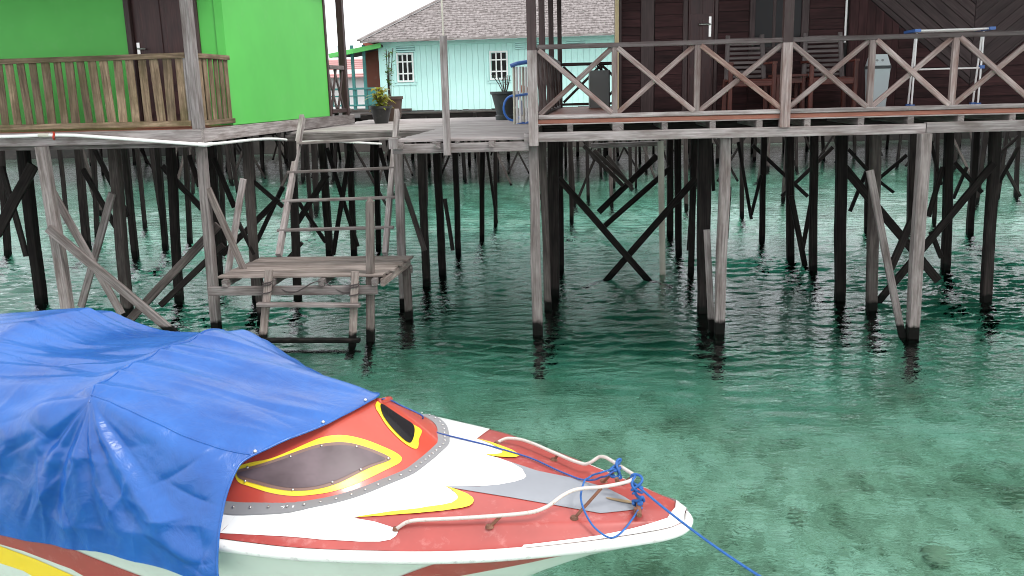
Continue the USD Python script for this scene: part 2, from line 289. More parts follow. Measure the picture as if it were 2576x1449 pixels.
mat('sea_floor', {'g': ('geometry', {}), 'n': ('noise_texture', dict(scale=1.5, detail=6, roughness=.68)), 'v': ('voronoi_texture', dict(scale=8.5, randomness=1)), 'n2': ('noise_texture', dict(scale=9.0, detail=6, roughness=.65, distortion=.8)),
    'r': ('rgb_ramp', dict(ramp=[(.33, (.20, .22, .15)), (.47, (.50, .53, .42)), (.66, (.74, .75, .66))])), 'r2': ('rgb_ramp', dict(ramp=[(.34, (.14, .17, .11)), (.45, (.70, .73, .66)), (.56, (.95, .95, .92)), (.75, (1, 1, 1))])), 'mx': ('mix_color', dict(blend_type='multiply', fac=.78)),
    'rv': ('rgb_ramp', dict(ramp=[(0, (.45, .47, .42)), (.4, (1, 1, 1))])), 'mv': ('mix_color', dict(blend_type='multiply', fac=.6)), 've': ('voronoi_texture', dict(scale=6.5, feature='distance_to_edge', randomness=1)), 'nd': ('noise_texture', dict(scale=4.0, detail=4)), 'va': ('vector_math', dict(math_type='multiply_add', vector2=(.35, .35, .35))), 're': ('rgb_ramp', dict(ramp=[(0, (.42, .48, .40)), (.05, (.8, .82, .78)), (.13, (1, 1, 1))])), 'me': ('mix_color', dict(blend_type='multiply', fac=.6)), 'p': ('principled_bsdf', dict(roughness=.9))},
    [('g.position', 'n.vector'), ('g.position', 'v.vector'), ('g.position', 'n2.vector'), ('n.fac', 'r.fac'), ('n2.fac', 'r2.fac'), ('r.color', 'mx.a'), ('r2.color', 'mx.b'), ('v.color', 'rv.fac'), ('mx.result', 'mv.a'), ('rv.color', 'mv.b'), ('g.position', 'nd.vector'), ('nd.color', 'va.vector1'), ('g.position', 'va.vector3'), ('va.vector', 've.vector'), ('ve.distance', 're.fac'), ('mv.result', 'me.a'), ('re.color', 'me.b'), ('me.result', 'p.base_color')])

# ------------------------------------------------------------------ setting: water, sea floor, shore
BED = -1.05
WAVE = .0034
def grid(x0, x1, y0, y1, n, k, fz):
    X, Y = np.meshgrid(np.linspace(x0, x1, n), np.linspace(y0, y1, k), indexing='ij'); Z = fz(X, Y)
    i, j = np.meshgrid(np.arange(n-1), np.arange(k-1), indexing='ij'); a = i*k+j
    return M().add(np.stack([X, Y, Z], -1).reshape(-1, 3), np.stack([a, a+k, a+k+1, a+1], -1).reshape(-1, 4), np.stack([X, Y], -1).reshape(-1, 2))
def sstep0(x): x = np.clip(x, 0, 1); return x*x*(3-2*x)
def bedz(X, Y):
    P = np.stack([X*.5, Y*.5, np.zeros_like(X)], -1); Q = np.stack([X*2.2, Y*2.2, np.ones_like(X)], -1)
    return BED+.35*(meshkit.fbm(P, 3, 3)-.5)+.12*(meshkit.fbm(Q, 3, 5)-.5)+np.clip((Y-36)/14, 0, 1)*1.1-1.05*sstep0((Y-7.6)/5.6)*(1-.6*sstep0((Y-17)/6))  # last term deepens the bed under the houses so absorption stands for shade
def sstep0(x): x = np.clip(x, 0, 1); return x*x*(3-2*x)
wr = np.random.default_rng(12)
gx = np.concatenate([np.linspace(-70, -14, 12), np.arange(-13.5, -8, .12), np.arange(-8, 8.2, .036), np.arange(8.3, 16, .12), np.linspace(17, 70, 12)])
gy = np.concatenate([[-14, -6, -2, 0, 1], np.arange(1.5, 9.5, .05), np.arange(9.5, 19, .028), np.arange(19, 30, .06), np.arange(30.1, 50, .15), np.linspace(51, 90, 10)])
GXX, GYY = np.meshgrid(gx, gy, indexing='ij'); HH = np.zeros_like(GXX)
for k in range(46):
    lam = .085*(.50/.085)**wr.random(); an = math.pi/2+wr.normal(0, .42); ph_ = wr.uniform(0, 6.28); kx, ky = 2*math.pi/lam*math.cos(an), 2*math.pi/lam*math.sin(an)
    warp = .25*lam*np.sin(GXX*wr.uniform(.6, 1.6)/lam*.6+wr.uniform(0, 6))
    HH += (lam/.5)**1.1*np.cos(kx*GXX+ky*(GYY+warp)+ph_)*WAVE
pat = meshkit.fbm(np.stack([GXX*.33, GYY*.5, GXX*0], -1), 3, 77)
amp = (.20+.85*sstep0((GYY-8.4)/4.2))*(.6+1.1*sstep0((pat-.38)/.26))*(1-.70*sstep0((GYY-18)/8))
HH *= amp*sstep0((GYY+2)/3)*(1-sstep0((GYY-46)/4))*(1-sstep0((np.abs(GXX)-13)/3)); HH[0] = HH[-1] = 0; HH[:, 0] = HH[:, -1] = 0
na, nb = HH.shape; i, j = np.meshgrid(np.arange(na-1), np.arange(nb-1), indexing='ij'); a = i*nb+j
sea = M().add(np.stack([GXX, GYY, HH], -1).reshape(-1, 3), np.stack([a, a+nb, a+nb+1, a+1], -1).reshape(-1, 4))
lo = trimesh.creation.box(bounds=[[-70, -14, -4], [70, 90, 0]]); top_ = np.all(np.isclose(lo.vertices[lo.faces][:, :, 2], 0), axis=1)
sea.add(lo.vertices, lo.faces[~top_]); struct('sea', sea, 'sea_water', smooth=True)
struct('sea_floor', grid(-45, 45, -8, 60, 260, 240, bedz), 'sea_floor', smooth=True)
struct('shore', grid(-60, 60, 49, 75, 160, 40, lambda X, Y: -.6+np.clip((Y-49)/2.2, 0, 1)*2.9+.9*(meshkit.fbm(np.stack([X*.6, Y*.6, X*0], -1), 4, 9)-.5)), 'shore_rock', smooth=True)  # bank raised to block the slit of sky reflected in the far water
rub = M(); ico = trimesh.creation.icosphere(1)
for k in range(700):
    x, y = rnd.uniform(-6, 9), rnd.uniform(2.0, 13); r = rnd.uniform(.02, .06)*(1.8 if rnd.random() < .06 else 1)
    v = ico.vertices*(1+.5*(meshkit.noise(ico.vertices*1.7+k, k)[:, None]-.5))*[r*rnd.uniform(.8, 1.6), r, r*.45]
    a = rnd.uniform(0, 6.3); v = v@np.array([[math.cos(a), -math.sin(a), 0], [math.sin(a), math.cos(a), 0], [0, 0, 1]])
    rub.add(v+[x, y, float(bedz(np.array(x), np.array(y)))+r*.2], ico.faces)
paint('rubble', (.30, .31, .22), rough=.9, var=.6, dirt=(.12, .12, .08), amt=.8, scale=3)
g_ = struct('sea_rubble', rub, 'rubble', smooth=True, kind='stuff'); props(g_.GetPrim(), 'rounded coral rubble scattered on the shallow sea floor', 'rubble')

# ------------------------------------------------------------------ stilts and braces
def stilt(pb, pt, w, material, label, group=None, z1=None, y=None, lean_y=0.0, name='stilt', h=None):
    """pb: photo pixel where it meets the water; pt: pixel of its top. Stands in the plane through its foot."""
    b = on(*pb, z=0.0) if y is None else on(*pb, y=y)
    t = on(*pt, y=b[1]); a = (t-b)/(t[2]-b[2])
    zt = t[2] if z1 is None else z1
    foot = b+a*(BED-2.3-b[2]); top = b+a*(zt-b[2])
    top[1] += lean_y
    return single(name, beam(foot, top, w, h or w, up=(0, 1, 0), seg=8, wob=w*.06, bev=w*.1, rough=w*.03), material, label, 'stilt', group)
def brace(pa, pb, y, w, material, label, group=None, y2=None, d=.05, ext=0.0):
    a, b = on(*pa, y=y), on(*pb, y=y if y2 is None else y2)
    if b[2] < .12 or ext: b = b+(b-a)/np.linalg.norm(b-a)*(ext or .5)
    return single('brace', beam(a, b, w, d, up=(0, 1, 0) if False else np.cross(b-a, [0, 1, 0]), seg=4, wob=w*.03, bev=.006) if False else beam(a, b, d, w, up=np.cross(b-a, [0, 1, 0]), seg=4, wob=w*.03, bev=.007), material, label, 'brace', group)

ORD = 'first second third fourth fifth sixth seventh eighth ninth tenth eleventh twelfth thirteenth fourteenth fifteenth sixteenth seventeenth eighteenth nineteenth twentieth twenty-first twenty-second twenty-third twenty-fourth twenty-fifth twenty-sixth'.split()
GL = 'dark stilts under the green house'; GR = 'dark stilts under the brown house'
LL = 'dark rough timber stilt standing in the shaded water beneath the green house'
LR = 'dark rough timber stilt standing in the shaded water beneath the brown house'
GBL, GBR = 'dark braces under the green house', 'dark braces under the brown house'
LBL = 'dark diagonal brace nailed between the shaded stilts beneath the green house'
LBR = 'dark diagonal brace nailed between the shaded stilts beneath the brown house'
# front row, in light
stilt((184, 850), (106, 372), .135, 'grey_timber', 'pale grey leaning stilt at the far left behind the blue tarpaulin', z1=2.55, y=11.12)
stilt((545, 838), (506, 366), .12, 'grey_timber', 'brown grey corner stilt under the white pipe elbow beside the landing platform', z1=2.56)
stilt((1354, 840), (1341, 350), .125, 'grey_timber', 'grey front stilt under the left corner of the brown veranda', z1=2.49)
stilt((1809, 838), (1825, 345), .125, 'grey_timber', 'grey front stilt under the middle of the veranda beam', z1=2.49)
stilt((2294, 850), (2327, 332), .135, 'pale_timber' if False else 'grey_timber', 'thick pale front stilt at the right with a slanted prop meeting its foot', z1=2.48)
stilt((1016, 776), (1001, 372), .115, 'grey_timber', 'grey stilt behind the right side of the ladder and landing platform', z1=2.40)
brace((2188, 429), (2268, 840), 10.86, .085, 'grey_timber', 'slanted grey prop leaning into the foot of the thick right stilt')
brace((1778, 578), (1790, 832), 11.25, .08, 'grey_timber', 'thin grey prop standing close against the middle front stilt')
brace((121, 574), (445, 843), 10.98, .12, 'grey_timber', 'long grey diagonal brace ending above the blue tarpaulin at lower left')
brace((125, 470), (306, 790), 11.3, .10, 'grey_timber', 'greenish grey brace crossing behind the long diagonal at the left')
brace((549, 566), (308, 824), 11.35, .11, 'mid_timber', 'grey brace rising to the right behind the corner stilt')
brace((282, 486), (204, 772), 11.9, .10, 'grey_timber', 'steep pale brace leaning right between the left stilts')
brace((523, 474), (614, 680), 11.2, .085, 'stair_timber', 'rusty brown brace running from the corner stilt down to the landing platform')
brace((612, 450), (572, 695), 11.6, .085, 'pale_timber', 'steep pale prop just left of the landing platform')
stilt((1379, 778), (1364, 355), .10, 'mid_timber', 'slim brown stilt just behind the veranda corner stilt', z1=2.44)
stilt((645, 752), (620, 360), .12, 'mid_timber', 'brown grey stilt between the corner stilt and the ladder', z1=2.44)
stilt((322, 794), (286, 371), .14, 'mid_timber', 'thick stilt dark above and grey below in the middle of the left group', z1=2.44)
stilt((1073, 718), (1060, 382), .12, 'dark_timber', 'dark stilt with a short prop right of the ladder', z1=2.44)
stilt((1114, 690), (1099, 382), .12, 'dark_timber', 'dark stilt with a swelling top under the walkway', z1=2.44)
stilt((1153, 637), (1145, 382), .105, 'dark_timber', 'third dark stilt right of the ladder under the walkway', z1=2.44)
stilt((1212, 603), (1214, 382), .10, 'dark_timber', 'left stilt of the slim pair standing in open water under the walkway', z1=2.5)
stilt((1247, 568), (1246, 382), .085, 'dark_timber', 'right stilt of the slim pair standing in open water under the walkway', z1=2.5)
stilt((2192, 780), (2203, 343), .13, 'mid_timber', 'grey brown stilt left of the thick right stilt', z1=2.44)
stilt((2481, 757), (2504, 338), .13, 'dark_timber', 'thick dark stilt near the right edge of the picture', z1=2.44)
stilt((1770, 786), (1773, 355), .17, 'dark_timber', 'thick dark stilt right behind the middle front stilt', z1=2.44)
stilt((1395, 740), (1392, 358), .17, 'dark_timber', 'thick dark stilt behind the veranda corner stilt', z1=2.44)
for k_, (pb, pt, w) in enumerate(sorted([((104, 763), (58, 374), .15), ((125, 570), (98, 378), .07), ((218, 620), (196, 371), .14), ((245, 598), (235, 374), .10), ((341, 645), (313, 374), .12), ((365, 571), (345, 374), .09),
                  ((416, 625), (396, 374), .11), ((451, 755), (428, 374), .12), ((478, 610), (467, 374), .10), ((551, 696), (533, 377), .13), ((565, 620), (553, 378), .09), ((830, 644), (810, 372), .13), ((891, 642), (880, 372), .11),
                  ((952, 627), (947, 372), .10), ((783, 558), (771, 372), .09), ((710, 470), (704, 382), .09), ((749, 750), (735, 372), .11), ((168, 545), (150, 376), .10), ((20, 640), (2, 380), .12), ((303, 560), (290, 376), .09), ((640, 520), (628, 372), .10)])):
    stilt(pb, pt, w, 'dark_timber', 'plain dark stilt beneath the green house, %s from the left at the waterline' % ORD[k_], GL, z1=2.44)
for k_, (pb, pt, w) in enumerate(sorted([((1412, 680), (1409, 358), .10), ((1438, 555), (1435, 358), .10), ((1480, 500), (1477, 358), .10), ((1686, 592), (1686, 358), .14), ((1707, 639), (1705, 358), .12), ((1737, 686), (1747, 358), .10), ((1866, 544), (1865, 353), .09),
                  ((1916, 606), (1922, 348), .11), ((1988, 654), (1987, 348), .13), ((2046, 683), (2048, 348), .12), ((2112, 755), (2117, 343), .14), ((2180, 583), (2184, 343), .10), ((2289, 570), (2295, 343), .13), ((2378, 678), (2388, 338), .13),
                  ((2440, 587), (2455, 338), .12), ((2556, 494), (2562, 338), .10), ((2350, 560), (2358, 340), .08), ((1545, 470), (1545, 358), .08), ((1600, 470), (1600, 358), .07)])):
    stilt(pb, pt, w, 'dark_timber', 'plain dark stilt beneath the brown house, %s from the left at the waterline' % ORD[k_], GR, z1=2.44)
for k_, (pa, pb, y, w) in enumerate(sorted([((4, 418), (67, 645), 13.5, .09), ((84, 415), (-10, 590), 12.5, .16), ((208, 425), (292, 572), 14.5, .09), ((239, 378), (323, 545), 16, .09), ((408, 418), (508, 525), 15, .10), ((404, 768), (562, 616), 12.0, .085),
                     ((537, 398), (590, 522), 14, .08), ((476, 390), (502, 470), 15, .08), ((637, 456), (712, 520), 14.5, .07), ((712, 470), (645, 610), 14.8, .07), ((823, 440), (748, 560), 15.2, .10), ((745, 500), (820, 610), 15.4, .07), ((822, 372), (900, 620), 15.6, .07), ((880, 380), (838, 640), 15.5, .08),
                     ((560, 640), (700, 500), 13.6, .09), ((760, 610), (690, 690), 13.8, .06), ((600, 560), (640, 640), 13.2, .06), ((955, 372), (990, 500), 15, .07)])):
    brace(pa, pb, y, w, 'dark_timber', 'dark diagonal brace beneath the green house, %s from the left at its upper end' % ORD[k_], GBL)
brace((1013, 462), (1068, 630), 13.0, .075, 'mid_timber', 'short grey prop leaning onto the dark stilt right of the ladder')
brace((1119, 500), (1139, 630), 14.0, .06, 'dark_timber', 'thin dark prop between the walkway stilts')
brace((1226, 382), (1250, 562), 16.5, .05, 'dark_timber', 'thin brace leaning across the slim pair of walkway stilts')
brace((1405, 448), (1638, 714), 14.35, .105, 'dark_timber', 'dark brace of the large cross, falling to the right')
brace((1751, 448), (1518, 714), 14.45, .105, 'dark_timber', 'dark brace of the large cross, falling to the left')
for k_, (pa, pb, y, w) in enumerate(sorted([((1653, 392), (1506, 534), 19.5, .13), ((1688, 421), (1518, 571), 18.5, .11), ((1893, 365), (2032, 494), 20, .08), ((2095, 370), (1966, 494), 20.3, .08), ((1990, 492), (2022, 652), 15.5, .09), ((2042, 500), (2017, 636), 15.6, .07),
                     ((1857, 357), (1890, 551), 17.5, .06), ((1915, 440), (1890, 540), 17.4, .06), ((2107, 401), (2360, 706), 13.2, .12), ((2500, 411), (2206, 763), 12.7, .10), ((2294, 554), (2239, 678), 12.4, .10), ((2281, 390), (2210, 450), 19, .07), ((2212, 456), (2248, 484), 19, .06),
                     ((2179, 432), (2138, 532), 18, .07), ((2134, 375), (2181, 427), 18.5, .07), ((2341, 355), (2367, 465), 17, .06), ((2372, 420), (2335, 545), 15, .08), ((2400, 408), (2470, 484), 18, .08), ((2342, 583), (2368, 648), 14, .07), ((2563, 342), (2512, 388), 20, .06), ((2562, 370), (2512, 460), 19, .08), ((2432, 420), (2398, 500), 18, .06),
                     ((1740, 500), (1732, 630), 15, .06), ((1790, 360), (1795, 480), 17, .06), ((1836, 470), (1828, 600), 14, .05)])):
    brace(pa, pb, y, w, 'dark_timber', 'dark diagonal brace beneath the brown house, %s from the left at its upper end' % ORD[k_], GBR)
# loose planks slanting under the veranda
for k, (pa, pb) in enumerate([((1468, 366), (1568, 468)), ((1494, 378), (1590, 470)), ((1528, 392), (1592, 478))]):
    brace(pa, pb, 19.0+.25*k, .09, 'mid_timber', ['left', 'middle', 'right'][k]+' of three parallel planks slanting down under the veranda left bay', d=.04)
single('tie_beam', beam(on(1487, 367, y=19), on(1655, 361, y=19), .08, .10), 'pale_timber', 'pale horizontal tie beam seen deep under the veranda left bay', 'beam')
single('drain_pipe', tube([on(1667, 690, z=0)+[0, 0, -1.5], on(1667, 690, z=0), on(1662, 355, y=on(1667, 690, z=0)[1])], .052, 14), 'pvc_grey', 'pale grey plastic drain pipe standing in the water under the veranda', 'pipe', smooth=40)
# far rows, beyond the near houses
FG = 'far stilts beyond the near houses'
far = random.Random(3)
for yrow, x0, x1, n in [(24, -14, 12, 18), (29, -16, 14, 16), (33, -19, 15, 22), (38, -22, 17, 26), (43, -25, 19, 30)]:
    for k in range(n):
        x = x0+(x1-x0)*(k+far.uniform(.15, .85))/n
        if yrow < 32 and -3.2 < x < -.4: continue
        if yrow < 32 and far.random() < .3: continue
        l = far.uniform(-.07, .07)
        w = far.uniform(.09, .15)
        single('far_stilt', beam((x, yrow+far.uniform(-1, 1), BED-.3), (x+l*3, yrow+far.uniform(-1, 1), 2.45), w, w, up=(0, 1, 0), seg=3, wob=.01), far.choice(['mid_timber', 'dark_timber', 'dark_timber']), 'distant weathered stilt under the far decks beyond the near houses', 'stilt', FG)
        if far.random() < .55:
            s = far.choice([-1, 1])
            single('far_brace', beam((x, yrow, 2.3), (x+s*far.uniform(.7, 1.4), yrow+.1, .05), .07, .07, seg=1), far.choice(['mid_timber', 'dark_timber']), 'distant thin brace slanting among the far stilts', 'brace', 'far braces beyond the near houses')
fd = thing('far_deck', 'dark distant deck on stilts in front of the shore', 'deck', (0, 44, 2.3))
for k in range(14): part(fd, 'deck_panel', bx((-24+3.4*k, 41.0, 2.16), (3.36, 13.5, .12)), 'far_dark')
part(fd, 'front_beam', bx((0, 34.1, 2.1), (49, .12, .22)), 'dark_timber')

# ------------------------------------------------------------------ green house (left), in its own frame: a to the right along its front, b into depth
GA = math.radians(3.4); GC = np.array([-4.85, 11.05, 0.0]); GX = np.array([math.cos(GA), -math.sin(GA), 0]); GY = np.array([math.sin(GA), math.cos(GA), 0])
def G(a, b, z): return GC+GX*a+GY*b+np.array([0, 0, z])
def gbox(a0, a1, b0, b1, z0, z1, m=None, bev=.004):
    a0, a1 = sorted((a0, a1)); L = (a1-a0, b1-b0, z1-z0); c = G((a0+a1)/2, (b0+b1)/2, (z0+z1)/2); k = int(np.argmax(L))
    ax = [GX, GY, np.array([0, 0, 1.0])]
    o = {0: (GY, 1, 2), 1: (GX, 0, 2), 2: (GX, 0, 1)}[k]
    if k == 2: return beam(c-ax[2]*L[2]/2, c+ax[2]*L[2]/2, L[0], L[1], up=GY, m=m, bev=bev)
    return beam(c-ax[k]*L[k]/2, c+ax[k]*L[k]/2, L[1] if k == 0 else L[0], L[2], up=(0, 0, 1), m=m, bev=bev)
gh = thing('green_house', 'bright green plastered stilt house with a dark wooden door and small porch', 'house', G(-2, 3, 2.55))
part(gh, 'wall', gbox(-3.9, -1.405, 1.0, 1.12, 2.72, 5.0), 'green_wall', label='shaded green front wall left of the door')
part(gh, 'wall', gbox(-.36, -.02, 1.0, 1.12, 2.72, 5.0), 'green_wall', label='narrow green front wall right of the door')
part(gh, 'wall', gbox(-1.405, -.36, 1.0, 1.12, 4.75, 5.0), 'green_wall')
part(gh, 'side_wall', gbox(-.12, 0.0, .985, 4.95, 2.735, 5.0), 'green_wall', label='bright green side wall facing the walkway')
part(gh, 'corner_trim', gbox(-.08, .025, 4.955, 5.03, 2.735, 5.0), 'brown_trim')
part(gh, 'rear_wall', gbox(-5, -.13, 4.8, 4.9, 2.72, 5.0), 'green_wall')
for a0, a1, z0, z1 in [(-1.405, -1.33, 2.74, 4.75), (-.43, -.36, 2.74, 4.75), (-1.33, -.43, 4.68, 4.75)]: part(gh, 'door_frame', gbox(a0, a1, .965, 1.1, z0, z1), 'brown_trim')
gd = part(gh, 'door', gbox(-1.325, -.435, 1.03, 1.07, 2.76, 4.675), 'door_brown')
for a0, a1 in [(-1.20, -.915), (-.845, -.56)]:
    for z0, z1 in [(2.9, 3.2), (3.3, 4.55)]:
        q = gbox(a0, a1, 1.014, 1.03, z0, z1, bev=.012); part(gd, 'door_panel', q, 'door_brown')
hd = M(); gbox(-1.30, -1.255, 1.012, 1.03, 3.66, 3.87, hd); tube([G(-1.278, 1.01, 3.79), G(-1.278, .985, 3.79), G(-1.27, .975, 3.79), G(-1.15, .972, 3.785)], .011, 8, hd)
part(gd, 'handle', hd, 'steel')
for k in range(10): part(gh, 'floor_plank', gbox(-3.9, -.02, .02+.098*k, .114+.098*k, 2.70, 2.738), 'red_floor')
part(gh, 'floor_slab', gbox(-4.9, -.13, 1.13, 4.8, 2.62, 2.70), 'dark_timber')
part(gh, 'front_beam', gbox(-3.9, .04, -.035, .035, 2.555, 2.725), 'pale_timber')
part(gh, 'lower_beam', gbox(-3.9, .0, .04, .12, 2.50, 2.60), 'grey_timber')
part(gh, 'side_beam', gbox(-.035, .045, .038, 3.55, 2.56, 2.728), 'pale_timber'); part(gh, 'side_beam', gbox(-.035, .045, 3.556, 6.25, 2.555, 2.73), 'pale_timber')
for b in (1.5, 2.5, 3.5, 4.5): part(gh, 'joist', gbox(-4.9, -.05, b, b+.07, 2.52, 2.615), 'dark_timber')
rf = M(); V = [G(-5.2, -1.0, 5.02), G(.16, -1.0, 5.02), G(.16, 5.7, 5.02), G(-5.2, 5.7, 5.02), G(-2.4, 2.5, 6.6)]
V2 = [v+np.array([0, 0, -.08]) for v in V[:4]]
rf.add(V+V2, [(0, 1, 4), (1, 2, 4), (2, 3, 4), (3, 0, 4), (5, 6, 1), (5, 1, 0), (6, 7, 2), (6, 2, 1), (7, 8, 3), (7, 3, 2), (8, 5, 0), (8, 0, 3), (5, 7, 6), (5, 8, 7)]); part(gh, 'roof', rf, 'shingle')
part(gh, 'porch_post', gbox(-.075, .045, -.03, .09, 2.73, 4.99), 'pale_timber', label='grey wooden porch post at the front corner')
# balustrade
bal = thing('balustrade', 'mossy wooden slat balustrade around the green house porch', 'balustrade', G(-1.5, 0, 2.73))
part(bal, 'top_rail', gbox(-3.9, -.08, -.03, .045, 3.60, 3.665), 'mossy_slat'); part(bal, 'bottom_rail', gbox(-3.9, -.08, -.03, .045, 2.765, 2.835), 'mossy_slat')
part(bal, 'top_rail', gbox(-.03, .045, .095, .98, 3.60, 3.66), 'mossy_slat'); part(bal, 'bottom_rail', gbox(-.03, .045, .095, .98, 2.765, 2.83), 'mossy_slat')
k = 0; a = -.17
while a > -3.85:
    l = rnd.uniform(-.012, .012)
    part(bal, 'slat', beam(G(a+l, .008+rnd.uniform(-.003, .003), 2.836), G(a-l, .008, 3.599), 1.13*(.098+rnd.uniform(-.008, .008)), .02, up=GY, bev=.005), 'mossy_slat'); a -= .166+rnd.uniform(-.008, .008); k += 1
part(bal, 'end_post', gbox(-.115, -.079, -.02, .06, 2.836, 3.599), 'pale_timber')
for b in np.arange(.17, .95, .148): part(bal, 'slat', beam(G(.008, b, 2.831), G(.008, b, 3.599), .095, .02, up=GX, bev=.005), 'mossy_slat')
# white water pipe along the beam
wp = thing('water_pipe', 'white plastic water pipe along the front beam of the green house', 'pipe', G(-1, -.07, 2.6))
def gp(px, py, b=-.075): return onp(px, py, G(0, b, 0), GY)
part(wp, 'pipe', tube([gp(-40, 345), gp(60, 342), gp(100, 340)], .021, 12), 'white_pipe', smooth=40)
part(wp, 'pipe', tube([gp(122, 340), gp(200, 341), gp(350, 352), gp(470, 361), gp(506, 363.5)], .021, 12, smooth_n=24), 'white_pipe', smooth=40)
q0 = gp(506, 363.5)
def gs(px, py, a=.075): return onp(px, py, G(a, 0, 0), GX)
part(wp, 'elbow', tube([gp(500, 363), gp(516, 364.5), gs(522, 363.5), gs(532, 362)], .026, 12), 'white_pipe', smooth=40)
part(wp, 'pipe', tube([gs(528, 362.5), gs(600, 355.5), gs(650, 350.5), gs(720, 352)], .020, 12, smooth_n=20), 'white_pipe', smooth=40)
part(wp, 'coupling', tube([gp(98, 340), gp(124, 340)], .027, 12), 'pvc_grey', smooth=40)
part(wp, 'clip', tube([gp(135, 333, -.05), gp(136, 338, -.1), gp(134, 345, -.1), gp(136, 350, -.05)], .014, 8), 'red_clip')
single('hose', tube([on(757, 357, y=13.9), on(830, 356, y=13.8), on(905, 359, y=13.7), on(960, 362, y=13.8)], .016, 8, smooth_n=16), 'white_pipe', 'white hose lying along the walkway beam behind the ladder top rung', 'hose', smooth=40)
# rear porch post and lattice behind the green wall
part(gh, 'rear_post', beam(G(0, 5.88, 2.73), G(0, 5.9, 4.95), .12, .12, up=GY), 'brown_trim')
lat = thing('rear_railing', 'dark brown crossed railing behind the bright green wall', 'railing', G(0, 5.4, 2.73))
part(lat, 'top_rail', gbox(-.03, .04, 5.03, 5.82, 3.56, 3.63), 'grey_timber'); part(lat, 'bottom_rail', gbox(-.03, .04, 5.03, 5.82, 2.78, 2.85), 'brown_trim')
for b0, b1 in [(5.05, 5.42), (5.42, 5.8)]:
    part(lat, 'cross_bar', beam(G(.01, b0, 2.85), G(.01, b1, 3.56), .05, .03, up=GX), 'brown_trim'); part(lat, 'cross_bar', beam(G(-.02, b0, 3.56), G(-.02, b1, 2.85), .05, .03, up=GX), 'rail_dark')
for k, b in enumerate((5.2, 5.6)):
    part(lat, 'back_slat', beam(G(-.35, b, 2.75), G(-.35, b, 3.6), .14, .03, up=GX), 'brown_board')

# ------------------------------------------------------------------ walkway between the houses
wk = thing('walkway', 'weathered grey plank walkway between the green and brown houses', 'walkway', (-2.5, 15, 2.4))
y = 11.0; k = 0
while y < 19.6:
    wd = .19; x0 = -2.28 if y < 14.0 else -4.72
    part(wk, 'plank', beam((x0-rnd.uniform(0, .03), y+wd/2, 2.525+rnd.uniform(-.003, .003)), (-.66, y+wd/2, 2.525+rnd.uniform(-.003, .003)), wd-.008, .035, bev=.005), 'deck_plank'); y += wd; k += 1
part(wk, 'front_beam', beam((-2.36, 11.0, 2.425), (-.67, 11.0, 2.425), .09, .115), 'pale_timber')
for x in (-2.28, -1.83, -1.55, -1.1): part(wk, 'joist', beam((x, 10.955, 2.497), (x, 14.0, 2.497), .055, .02 if False else .024), 'grey_timber')
for x in (-2.25, -1.78, -1.12): part(wk, 'joist_end', bx((x, 10.97, 2.465), (.06, .16, .075)), 'grey_timber')
part(wk, 'knob', bx((-2.33, 10.9, 2.50), (.10, .12, .13)), 'pale_timber')
part(wk, 'notch_beam', beam((-4.72, 13.98, 2.45), (-2.3, 13.98, 2.45), .08, .11), 'grey_timber')
for x in (-4.6, -4.0, -3.4, -2.8): part(wk, 'joist', beam((x, 14.05, 2.45), (x, 19.5, 2.45), .07, .10), 'mid_timber')
for x in (-2.3, -1.5, -.75): part(wk, 'joist', beam((x, 14.05, 2.45), (x, 19.5, 2.45), .07, .10), 'mid_timber')
t0 = on(1125, 380, y=10.925); t1 = on(1115, 90, y=10.925)
single('post', beam(t0+[0, 0, -.05], t1, .085, .06, up=(0, 1, 0), seg=4, wob=.004), 'pale_timber', 'tall grey post nailed to the front beam of the walkway', 'post')
single('flag_pole', tube([t1+[.0, .045, -.5], on(1111, 0, y=10.97), on(1109, -90, y=10.97)], .011, 8), 'pvc_grey', 'thin pale pole fixed behind the tall walkway post', 'pole')
# ladder
ld = thing('ladder', 'grey wooden ladder leaning from the landing platform up to the walkway', 'ladder', (-3.6, 12.1, .9))
lb, lt, rb, rt = np.array([-4.33, 12.1, .89]), np.array([-4.40, 13.9, 2.78]), np.array([-2.80, 12.12, .89]), np.array([-2.88, 13.88, 2.83])
n_ = np.cross(lt-lb, [1, 0, 0])
part(ld, 'stringer', beam(lb, lt, .07, .115, up=n_, seg=3, wob=.003), 'pale_timber'); part(ld, 'stringer', beam(rb, rt, .07, .115, up=n_, seg=3, wob=.003), 'pale_timber')
for pyy in (360, 433, 505, 578):
    best = min(np.linspace(0, 1, 400), key=lambda t: abs(proj(lb+(lt-lb)*t)[1]-pyy)); tr = best+.004
    c0, c1 = lb+(lt-lb)*best, rb+(rt-rb)*tr
    part(ld, 'rung', beam(c0+[-.07 if pyy > 400 else -.02, -.03, 0], c1+[.10, -.03, 0], .10, .04, bev=.008), 'grey_timber')
# landing platform
pf = thing('landing_platform', 'low plank landing platform on posts at the foot of the ladder', 'platform', (-3.6, 11.3, .7))
for k in range(8):
    yk = 10.74+.165*k
    part(pf, 'plank', beam((-4.66+.012*k+rnd.uniform(-.02, .02), yk+.08, .87+rnd.uniform(-.004, .004)), (-2.52+rnd.uniform(-.03, .03)+.02*k, yk+.08, .87), .152, .03, bev=.006), 'stair_timber')
for x in (-4.55, -3.95, -3.3, -2.62): part(pf, 'joist', beam((x, 10.66, .805), (x, 12.05, .805), .07, .09), 'grey_timber')
part(pf, 'front_beam', beam((-4.78, 10.71, .70), (-2.60, 10.71, .70), .06, .115), 'grey_timber')
part(pf, 'rear_beam', beam((-4.7, 12.0, .70), (-2.4, 12.0, .70), .06, .11), 'grey_timber')
part(pf, 'side_beam', beam((-2.53, 10.72, .79), (-2.45, 12.05, .79), .05, .10), 'stair_timber')
